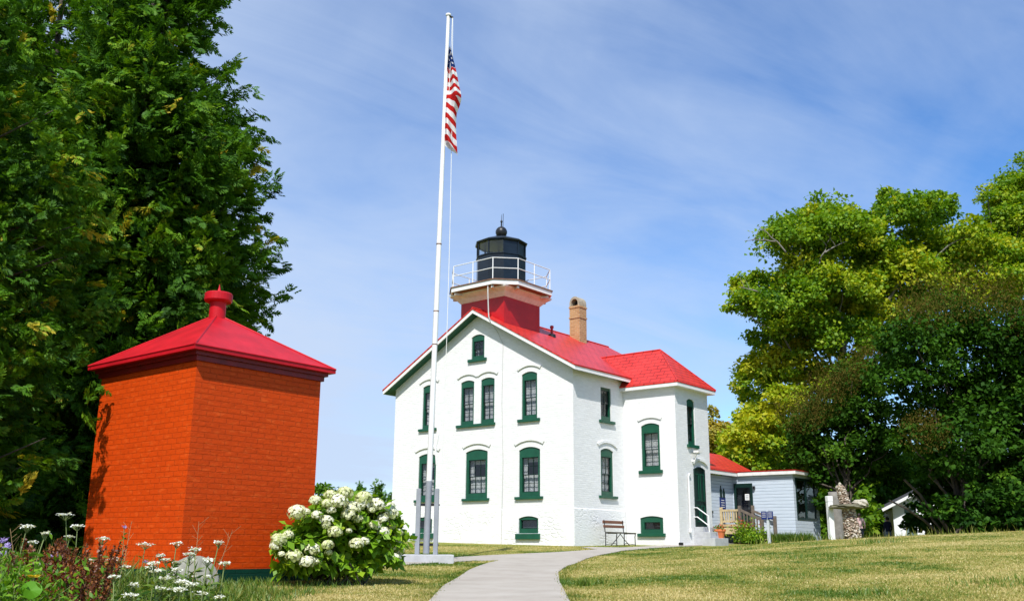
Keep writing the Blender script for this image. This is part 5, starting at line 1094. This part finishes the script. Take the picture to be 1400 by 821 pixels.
for ih, (x, y, r) in enumerate(heads):
    if ih % 5 == 3: continue
    r *= random.uniform(.9, 1.25)
    rr = r * HD / FPX * 1.12; p = at(x, y, HD - .60 + .0055 * (x - 462) + .25 * abs(x - 462) / 90 + random.uniform(-.05, .05)) - hp; n = 150
    d = rdir(n); d[:, 2] = np.where(d[:, 2] < -.5, -d[:, 2], d[:, 2]); q = np.array(p) + d * rr * np.array([1, 1, .78]) * (.86 + .16 * rng.random((n, 1)))
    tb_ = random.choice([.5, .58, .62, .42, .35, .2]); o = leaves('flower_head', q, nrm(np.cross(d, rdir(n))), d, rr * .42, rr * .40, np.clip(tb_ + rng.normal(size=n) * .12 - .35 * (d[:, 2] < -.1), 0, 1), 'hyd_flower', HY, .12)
    me = MB(); me.lathe([(rr * .5 * math.cos(a), rr * .62 * math.sin(a)) for a in np.linspace(-1.5, 1.5, 7)], tuple(p), 10); core = me.build('core', 'corem' if 'corem' in M else M.setdefault('corem', plain('pale_green_core', (.55, .58, .38), .9, .1, 9)), o, True)

# ------------------------------------------------------------------ foreground flower bed
def in_bed(x, y): return (x < -2.55 + .0 * y) & (y < 11.9)
def blades(name, label, pos, h, w, tint, mat, lean=.35, parent=None, kind=None):
    n = len(pos); a = rng.uniform(0, 2 * math.pi, n); sd = np.stack([np.cos(a), np.sin(a), np.zeros(n)], 1)
    ln_ = rng.normal(size=(n, 3)) * lean; ln_[:, 2] = 1; tip = pos + nrm(ln_) * h[:, None]; mid_ = pos * .45 + tip * .55 - ln_ * np.array([.18, .18, 0]) * h[:, None] * .5
    v = np.stack([pos - sd * w[:, None], pos + sd * w[:, None], mid_ + sd * w[:, None] * .7, tip, mid_ - sd * w[:, None] * .7], 1).reshape(-1, 3); b = np.arange(n)[:, None] * 5
    f = b + np.array([[0, 1, 2, 3, 4]]); o = fast_mesh(name, v, f, mat, parent, np.repeat(np.clip(tint, 0, 1), 5)); return o
n = 60000; q = np.stack([rng.uniform(-7.2, -2.2, n), rng.uniform(5.6, 12.2, n)], 1)
pr_ = (q[:, 0] < -2.75 + .35 * np.sin(q[:, 1] * 3)) | (rng.random(n) < .15); wp = np.column_stack([q, hgt(q[:, 0], q[:, 1])]); pr_ &= ~inside_shed(wp, .02); wp = wp[pr_]
hh = rng.gamma(3, .075, len(wp)) * (1.0 - .45 * smooth(9, 11, wp[:, 1])) * (1 - .62 * smooth(-3.9, -3.3, wp[:, 0])) + .04
blades('bed_grass', '', wp - (0, 0, .01), np.clip(hh, .05, .55), np.full(len(wp), .0045) + .003 * rng.random(len(wp)), rng.random(len(wp)) * .9, 'weeds', .45)['kind'] = 'stuff'
# umbels: built once in a few sizes, then copied
def umbel_proto(name, label, h, rr, seed, half=False):
    g = np.random.default_rng(seed); t = thing(name, label, 'wildflower', (0, 0, 0), 0, 'white lace flowers in the front bed')
    bx, by = g.normal(size=2) * .06 * h; top = np.array([bx, by, h])
    n = 9; tp = np.linspace(0, 1, n); P = np.stack([bx * tp ** 2, by * tp ** 2, h * tp], 1); mb = MB(); mb.tube([tuple(p) for p in P], [.0042] * n, 5)
    d = g.normal(size=(24, 3)); d[:, 2] = 0; d = nrm(d) * (g.random((24, 1)) ** .5) * rr
    for k in d[:14]: mb.tube([tuple(top - (0, 0, .045)), tuple(top + k + (0, 0, -.004))], .0016, 4, cap=False)
    st_o = mb.build('stem', 'stemp' if 'stemp' in M else M.setdefault('stemp', plain('pale_green_stem', (.17, .22, .07), .8, .2, 9)), t)
    m_ = 70; r_ = np.sqrt(g.random(m_)) * rr; a = g.uniform(0, 6.283, m_); q = np.stack([top[0] + r_ * np.cos(a), top[1] + r_ * np.sin(a), top[2] + .012 - .25 * (r_ / rr) ** 2 * rr * .5 + g.normal(size=m_) * .004], 1)
    dd = nrm(g.normal(size=(m_, 3)) * (1, 1, .25)); nn = nrm(np.array([0, 0, 1.]) + g.normal(size=(m_, 3)) * .35); leaves('umbel', q, dd, nn, .020 + .006 * g.random(m_), .018, g.random(m_) * .6 + .4, 'lace_flower', t, .05)
    m_ = 26; hz_ = g.random(m_) * h * .75; pl = np.stack([bx * (hz_ / h) ** 2, by * (hz_ / h) ** 2, hz_], 1); leaves('foliage', pl, nrm(g.normal(size=(m_, 3)) * (1, 1, .4)), nrm(g.normal(size=(m_, 3)) + (0, 0, 1)), .09, .022, g.random(m_) * .6, 'weeds', t, .1)
    return t
def copy_tree(o):
    c = o.copy(); COL.objects.link(c)
    for ch in list(o.children):
        d = ch.copy(); COL.objects.link(d); d.parent = c
        for g in ch.children:
            e_ = g.copy(); COL.objects.link(e_); e_.parent = d
    return c
LACE_L = 'white flat topped lace flower on a thin green stem in the front flower bed'
PX_U = [(28, 720, 8), (46, 730, 5), (38, 741, 6), (100, 704, 10), (108, 719, 9), (89, 734, 6), (137, 737, 7), (155, 765, 10), (90, 775, 6), (121, 766, 7), (134, 779, 5), (196, 744, 11), (239, 743, 7), (291, 742, 6), (271, 752, 6), (250, 758, 7), (258, 766, 7), (279, 766, 7), (303, 771, 6), (219, 771, 8), (222, 791, 10), (209, 782, 6), (222, 805, 11), (178, 814, 8), (245, 797, 9), (247, 806, 9), (262, 788, 6), (281, 789, 6), (265, 800, 8), (277, 812, 7), (255, 816, 7), (298, 817, 5), (243, 769, 7), (232, 766, 5), (204, 776, 6), (172, 775, 6), (70, 760, 4), (116, 780, 5), (64, 772, 5), (186, 800, 5), (235, 780, 6), (215, 760, 5), (160, 790, 5)]
protos = {}
def grow(x, y, r, Dd, make, key):
    p = at(x, y, Dd); g = gz(p.x, p.y); h = max(.16, p.z - g); return p, g, h
for i, (x, y, r) in enumerate(PX_U):
    Dd = random.uniform(7.0, 9.6) if y < 790 else random.uniform(6.6, 8.0)
    p, g, h = grow(x, y, r, Dd, None, None); rr = r * Dd / FPX * 1.0; b_ = umbel_proto('lace_flower', LACE_L, h, rr, 100 + i); b_.location = (p.x - (b_.children[0].matrix_local.translation.x), p.y, g); b_.rotation_euler = (0, 0, random.uniform(0, 6)); b_.location = (p.x, p.y, g)
# rust red dock stalks
def dock(label, x, y, Dd, seed):
    g = np.random.default_rng(seed); p = at(x, y, Dd); z = gz(p.x, p.y); h = p.z - z; t = thing('dock_plant', label, 'weed', (p.x, p.y, z), 0, 'rust red dock stalks in the front bed')
    P, D, T = [], [], []; mb = MB()
    for k in range(g.integers(9, 14)):
        a = g.uniform(0, 6.28); sp_ = g.uniform(.03, .24); tip = np.array([math.cos(a) * sp_, math.sin(a) * sp_, h * g.uniform(.7, 1.02)]); bs = tip * (.35, .35, .25) * g.uniform(.4, 1.1)
        mb.tube([(0, 0, 0), tuple(bs), tuple(bs * .4 + tip * .6), tuple(tip)], [.006, .005, .004, .002], 5)
        m_ = 90; s = g.random(m_) ** .8; s = .12 + .88 * s; q = bs * (1 - s)[:, None] + tip * s[:, None] + g.normal(size=(m_, 3)) * .012 * (1.2 - s)[:, None]; P.append(q); D.append(nrm(g.normal(size=(m_, 3)) + (0, 0, .6))); T.append(g.random(m_))
    P = np.concatenate(P); D = np.concatenate(D); T = np.concatenate(T); leaves('seed_spike', P, D, rdir(len(P)), .026, .016, T, 'dock', t, .1); mb.build('stem', plain('rusty_stem', (.11, .035, .02), .8, .25, 9) if 'rst' not in M else M['rst'], t)
for i, (x, y, Dd, lab) in enumerate(((48, 738, 7.6, 'leftmost rust red dock plant of the front bed'), (72, 734, 8.2, 'tall rust red dock plant among the leftmost lace flowers'), (104, 738, 7.8, 'rust red dock plant in front of the oil house left edge'), (142, 742, 7.4, 'widest rust red dock plant with curved stalks against the orange wall'), (125, 750, 7.0, 'short rust red dock plant nearest the camera'), (60, 752, 7.0, 'low rust red dock plant beside the yellow flower'), (92, 748, 8.4, 'slender rust red dock plant behind the low ones'))):
    dock(lab, x, y, Dd, 300 + i)
# asters
for i, (x, y, lab) in enumerate(((6, 738, 'top purple aster at the left edge of the bed'), (10, 747, 'middle purple aster at the left edge of the bed'), (4, 757, 'lowest purple aster at the left edge of the bed'), (74, 760, 'purple aster between the rust red dock plants'), (170, 720, 'thin purple flower high against the orange wall'), (199, 767, 'purple flower low against the orange wall'))):
    Dd = 7.2 + .3 * i; p = at(x, y, Dd); z = gz(p.x, p.y); h = p.z - z; t = thing('aster_flower', lab, 'wildflower', (p.x, p.y, z)); mb = MB(); mb.tube([(0, 0, 0), (.01, 0, h * .5), (0, 0, h)], .003, 5); mb.build('stem', M['stemp'], t)
    m_ = 26; a = rng.uniform(0, 6.28, m_); d = np.stack([np.cos(a), np.sin(a) * .6 - .3, np.sin(a) * .5 + .2], 1); r_ = (.035 if i < 4 else .02); leaves('petal', np.tile([0, 0, h], (m_, 1)) + rng.normal(size=(m_, 3)) * .006, d, rdir(m_) + (0, -1, 0), r_, r_ * .3, rng.random(m_), 'purple', t, .05)
    n2 = 30; hz_ = rng.random(n2) * h * .9; leaves('foliage', np.stack([0 * hz_, 0 * hz_, hz_], 1), nrm(rng.normal(size=(n2, 3)) * (1, 1, .5)), rdir(n2), .06, .014, rng.random(n2) * .6, 'weeds', t, .1)
# leafy green clump on the left and the big-leaved yellow flower
p = at(12, 800, 6.4); z = gz(p.x, p.y); t = thing('leafy_weed', 'bushy bright green weed clump in the lower left corner', 'weed', (p.x, p.y, z))
n2 = 1500; q = rng.normal(size=(n2, 3)) * (.20, .16, .14) + (0, 0, .30); q = q[q[:, 2] > 0]; n2 = len(q); leaves('foliage', q, nrm(rng.normal(size=(n2, 3)) + (0, 0, .7)), nrm(rng.normal(size=(n2, 3)) + (0, -.3, .8)), .055, .022, rng.random(n2) * .6, 'hyd_leaf', t, .1)
mb = MB(); [tubes_mb(mb, (0, 0, 0), tuple(q[i]), .004, .002, 3, .1, 4) for i in range(0, n2, 40)]; mb.build('stem', M['stemp'], t)
p = at(43, 806, 6.2); z = gz(p.x, p.y); t = thing('yellow_flower', 'yellow flower above one broad green leaf at the lower left', 'wildflower', (p.x, p.y, z)); h = p.z - z
mb = MB(); k = 14; ring = [(.055 * math.cos(a) * (1.1 + .15 * math.cos(2 * a)), .02 * math.sin(a * 2) * .4, h + .055 * math.sin(a)) for a in np.linspace(0, 2 * math.pi, k, endpoint=False)]; mb.add([(0, -.012, h)] + ring, [(0, i + 1, (i + 1) % k + 1) for i in range(k)]); mb.build('leaf', plain('broad_green_leaf', (.08, .22, .012), .5, .05, 2, sp_=.15), t)
mb = MB(); mb.tube([(0, .01, 0), (0, .01, h + .08)], .004, 5); mb.build('stem', M['stemp'], t)
m_ = 24; a = rng.uniform(0, 6.28, m_); leaves('petal', np.tile([0, .01, h + .075], (m_, 1)), np.stack([np.cos(a), np.sin(a), .35 + 0 * a], 1), rdir(m_) + (0, 0, 1), .045, .02, rng.random(m_), 'yellow', t, .05)
# tall thin dry grass stalks against the orange wall
for i, (x0_, y0_, x1_, y1_, lab) in enumerate(((160, 790, 180, 712, 'feathery dry stalk against the left orange face'), (262, 790, 272, 712, 'dry stalk rising in front of the oil house corner'), (282, 772, 318, 724, 'slanting dry stalk against the right orange face'), (32, 790, 14, 722, 'bent dry stalk at the far left of the bed'))):
    Dd = 9.0 if i < 3 else 7.5; a = at(x0_, y0_, Dd); b = at(x1_, y1_, Dd + .1); z = gz(a.x, a.y); t = thing('dry_stalk', lab, 'weed', (a.x, a.y, z)); bb = b - Vector((a.x, a.y, z)); mb = MB()
    mb.tube([(0, 0, 0), tuple(bb * .5 + Vector((.01, 0, 0))), tuple(bb)], [.004, .003, .0015], 5)
    for k in range(10): s = .45 + .055 * k; c = bb * s; mb.tube([tuple(c), tuple(c + Vector((random.uniform(-.09, .09), random.uniform(-.04, .04), random.uniform(.02, .09))))], .0012, 4)
    mb.build('stalk', plain('dry_straw', (.32, .22, .10), .9, .2, 9), t)

# ------------------------------------------------------------------ lawn blades
def lawn():
    P = []; n = 640000
    yy = 7.2 * (33 / 7.2) ** rng.random(n) ; half = (PW / 2 + 40) / FPX * yy * 1.05; xx = rng.uniform(-1, 1, n) * half
    k = ~in_poly(xx + rng.normal(size=n) * .035, yy + rng.normal(size=n) * .035, [(p.x, p.y) for p in pathw]); p = np.column_stack([xx, yy, hgt(xx, yy)])
    k &= ~inside_shed(p, .0); k &= ~((xx < -2.9) & (yy < 11.6))
    c, s = math.cos(YAW), math.sin(YAW); lx = (xx - CORNER.x) * c + (yy - CORNER.y) * s; ly = -(xx - CORNER.x) * s + (yy - CORNER.y) * c
    k &= ~((lx > -W - .1) & (lx < .05) & (ly > -.04)) & ~((lx >= 0) & (lx < AW + 1.1) & (ly > SD - .04))
    k &= ~((np.abs(xx - FPB.x) < .6) & (np.abs(yy - FPB.y) < .5))
    p = p[k]; return p
lp = lawn()
def vnoise(x, y, s, seed=0):
    g = np.random.default_rng(seed); G_ = g.random((64, 64)); X_ = (x * s) % 63; Y_ = (y * s) % 63; i = X_.astype(int); j = Y_.astype(int); fx = X_ - i; fy = Y_ - j; fx = fx * fx * (3 - 2 * fx); fy = fy * fy * (3 - 2 * fy)
    return G_[i, j] * (1 - fx) * (1 - fy) + G_[i + 1, j] * fx * (1 - fy) + G_[i, j + 1] * (1 - fx) * fy + G_[i + 1, j + 1] * fx * fy
pn = .5 * vnoise(lp[:, 0] + 40, lp[:, 1], .55, 1) + .3 * vnoise(lp[:, 0] + 40, lp[:, 1], 1.7, 2) + .2 * vnoise(lp[:, 0] + 40, lp[:, 1], 5, 3)
lush = np.clip((.38 - pn) / .2, 0, 1) * .6
# distance to the path edge: greener and longer along it
E_ = np.array(densify([(p.x, p.y) for p in pathw], .25)); dmin = np.full(len(lp), 9.0)
for a in range(0, len(E_), 40):
    e_ = E_[a:a + 40]; dmin = np.minimum(dmin, np.sqrt(((lp[:, None, :2] - e_[None]) ** 2).sum(-1)).min(1))
edge = np.clip(1 - dmin / .35, 0, 1)
rr_ = rng.random(len(lp))
hh = (.016 + .024 * rr_ + .05 * lush * rng.random(len(lp)) + .03 * edge) * (1 - .006 * lp[:, 1])
tint = .57 + .95 * (pn - .5) * 2 + (rng.random(len(lp)) - .5) * .75 - .5 * lush - .35 * edge
wds = (.0018 + .00032 * lp[:, 1]) * (.8 + .5 * rng.random(len(lp)))
blades('lawn_grass', '', lp - (0, 0, .006), hh, wds, tint, 'grass', .7)['kind'] = 'stuff'
# tufts: dark weeds in the lawn and seed grass on the crest
def tuft(px, py, r, n, h, name='grass_tuft', lab='', tb=.1, mat='weeds'):
    p = ground_at(px, py); q = rng.normal(size=(n, 2)) * r * (1, .8); xx = p.x + q[:, 0]; yy = p.y + q[:, 1]; pos = np.column_stack([xx, yy, hgt(xx, yy)]) - np.array(p)
    o = blades(name, '', pos, h * (.5 + .7 * rng.random(n)), np.full(n, .006), np.clip(tb + rng.random(n) * .5, 0, 1), mat, .4); o.location = p; o['kind'] = 'stuff'; return o
for px, py, r, n, h, lab in ((800, 801, .06, 90, .13, 'dark green weed tuft just right of the path'), (817, 799, .05, 70, .11, 'smaller dark tuft beside the weed tuft right of the path'), (1105, 762, .45, 260, .10, 'broad green weed patch in the middle of the right lawn'), (1200, 742, .3, 160, .16, 'weed patch on the lawn crest in front of the cairn'), (1187, 812, .2, 150, .10, 'low green patch at the bottom of the right lawn'), (1370, 797, .4, 220, .08, 'green patch at the right edge of the lawn'), (1010, 752, .35, 160, .10, 'green patch on the lawn below the door steps'), (1080, 788, .16, 80, .08, 'faint green patch low in the right lawn'), (420, 800, .3, 260, .09, 'green weeds at the foot of the hydrangea'), (340, 800, .25, 260, .12, 'weeds along the green plinth of the oil house')):
    tuft(px, py, r, n, h, lab=lab)
# tall seed grass along the crest
n = 500; xs = rng.uniform(7.0, 17, n); ys = rng.uniform(27.6, 29.6, n); pos = np.column_stack([xs, ys, hgt(xs, ys)])
blades('seed_grass', '', pos, .06 + .24 * rng.random(n) ** 3, np.full(n, .008), .5 + .5 * rng.random(n), 'weeds', .25)['kind'] = 'stuff'
# weeds at the foot of the clapboard addition and the deck
n = 2600; uu = -rng.uniform(2.2, 4.6, n); vv = rng.uniform(8.4, 8.98, n); w_ = np.array([tuple(hw(a, b, 0)) for a, b in zip(uu, vv)]); w_[:, 2] = hgt(w_[:, 0], w_[:, 1]); blades('border_plants', '', w_, .18 + .35 * rng.random(n), np.full(n, .016), rng.random(n) * .5, 'weeds', .5)['kind'] = 'stuff'
for i, (u_, v_, lab, h) in enumerate(((-2.5, 7.5, 'bushy plant with red flowers in front of the deck stairs', .75), (-3.0, 7.35, 'pale green leafy plant left of the post sign', .5))):
    p = hw(u_, v_, 0); p.z = gz(p.x, p.y); t = thing('border_shrub', lab, 'plant', p); n2 = 700; q = rng.normal(size=(n2, 3)) * (.22, .22, h * .28) + (0, 0, h * .5); q = q[q[:, 2] > 0]; n2 = len(q); leaves('foliage', q, nrm(rng.normal(size=(n2, 3)) + (0, 0, .4)), nrm(rng.normal(size=(n2, 3)) + (0, 0, .8)), .12, .05, rng.random(n2), 'hyd_leaf', t, .1)
    mb = MB(); [tubes_mb(mb, (0, 0, 0), tuple(q[j]), .006, .003, 3, .1, 4) for j in range(0, n2, 50)]; mb.build('stem', M['stemp'], t)
    if i == 0: n2 = 90; q = rng.normal(size=(n2, 3)) * (.22, .22, .1) + (0, 0, h * .95); leaves('blossom', q, rdir(n2), rdir(n2), .07, .06, rng.random(n2), 'redfl', t, .1)

# ------------------------------------------------------------------ two people in the shade behind the cairn
def person(label, pos, H, yaw, top, bottom, hair, split, sit=False):
    t = thing('person', label, 'person', pos, yaw)
    s = H / 1.7
    J = dict(pel=(0, 0, .92), sp=(0, .0, 1.12), ch=(0, .01, 1.34), nk=(0, 0, 1.47), hd=(0, -.02, 1.56), ht=(0, -.01, 1.66))
    E = [('pel', 'sp'), ('sp', 'ch'), ('ch', 'nk'), ('nk', 'hd'), ('hd', 'ht')]; Rd = dict(pel=.135, sp=.12, ch=.15, nk=.055, hd=.085, ht=.075)
    for n_, sx_ in (('l', 1), ('r', -1)):
        J.update({'h' + n_: (sx_ * .09, 0, .88), 'k' + n_: (sx_ * .10, -.02, .48), 'a' + n_: (sx_ * .11, .02, .08), 't' + n_: (sx_ * .12, -.12, .03), 's' + n_: (sx_ * .18, 0, 1.40), 'e' + n_: (sx_ * .24, .03, 1.13), 'w' + n_: (sx_ * .22, -.10, .90), 'f' + n_: (sx_ * .20, -.15, .80)})
        Rd.update({'h' + n_: .095, 'k' + n_: .06, 'a' + n_: .042, 't' + n_: .035, 's' + n_: .06, 'e' + n_: .042, 'w' + n_: .03, 'f' + n_: .025})
        E += [('pel', 'h' + n_), ('h' + n_, 'k' + n_), ('k' + n_, 'a' + n_), ('a' + n_, 't' + n_), ('ch', 's' + n_), ('s' + n_, 'e' + n_), ('e' + n_, 'w' + n_), ('w' + n_, 'f' + n_)]
    ks = list(J); me = bpy.data.meshes.new('body'); me.from_pydata([tuple(c * s for c in J[k]) for k in ks], [(ks.index(a), ks.index(b)) for a, b in E], [])
    o = bpy.data.objects.new('body', me); COL.objects.link(o); o.parent = t
    m = o.modifiers.new('skin', 'SKIN'); sk = me.skin_vertices[0] if me.skin_vertices else None
    if sk is None:
        bpy.context.view_layer.objects.active = o; bpy.ops.object.select_all(action='DESELECT'); o.select_set(True); bpy.ops.mesh.customdata_skin_add(); sk = me.skin_vertices[0]
    for i, k in enumerate(ks): sk.data[i].radius = (Rd[k] * s, Rd[k] * s * (.8 if k in ('pel', 'sp', 'ch') else 1)); sk.data[i].use_root = (k == 'pel')
    m.use_smooth_shade = True; su = o.modifiers.new('sub', 'SUBSURF'); su.levels = 1; su.render_levels = 1
    mt, nt, b = newmat('clothes_' + str(len(MATS))); sx = N(nt, 'ShaderNodeSeparateXYZ'); nt.links.new(objn(nt), sx.inputs[0])
    def gt(v): g = N(nt, 'ShaderNodeMath', operation='GREATER_THAN'); g.inputs[1].default_value = v * s; nt.links.new(sx.outputs[2], g.inputs[0]); return g.outputs[0]
    c = mixc(nt, gt(.95), bottom, top); c = mixc(nt, gt(1.46), c, (.42, .25, .18)); nt.links.new(c, b.inputs['Base Color']); b.inputs['Roughness'].default_value = .9; me.materials.append(mt)
    mb = MB(); mb.lathe([(.098 * s * math.cos(a), .115 * s * math.sin(a)) for a in np.linspace(-.5, 1.5, 8)], (0, .022 * s, 1.60 * s), 14); mb.build('hair', plain('hair_' + str(len(MATS)), hair, .6, .2, 20), t, True)
p = at(1215, 735, 39.0); zp = at(1221, 706, 39).z
person('person in a dark navy top and pale jeans, seen from behind beside the white outbuilding', (p.x, p.y, zp - 1.28), 1.28, R(200), (.012, .016, .04), (.20, .25, .34), (.01, .008, .007), .95)
p = at(1177, 735, 37.0); zp = at(1176, 701, 37).z
person('person in a pale pink shirt partly hidden behind the stone cairn', (p.x, p.y, zp - 1.25), 1.25, R(160), (.62, .42, .42), (.02, .025, .05), (.02, .014, .01), .95)
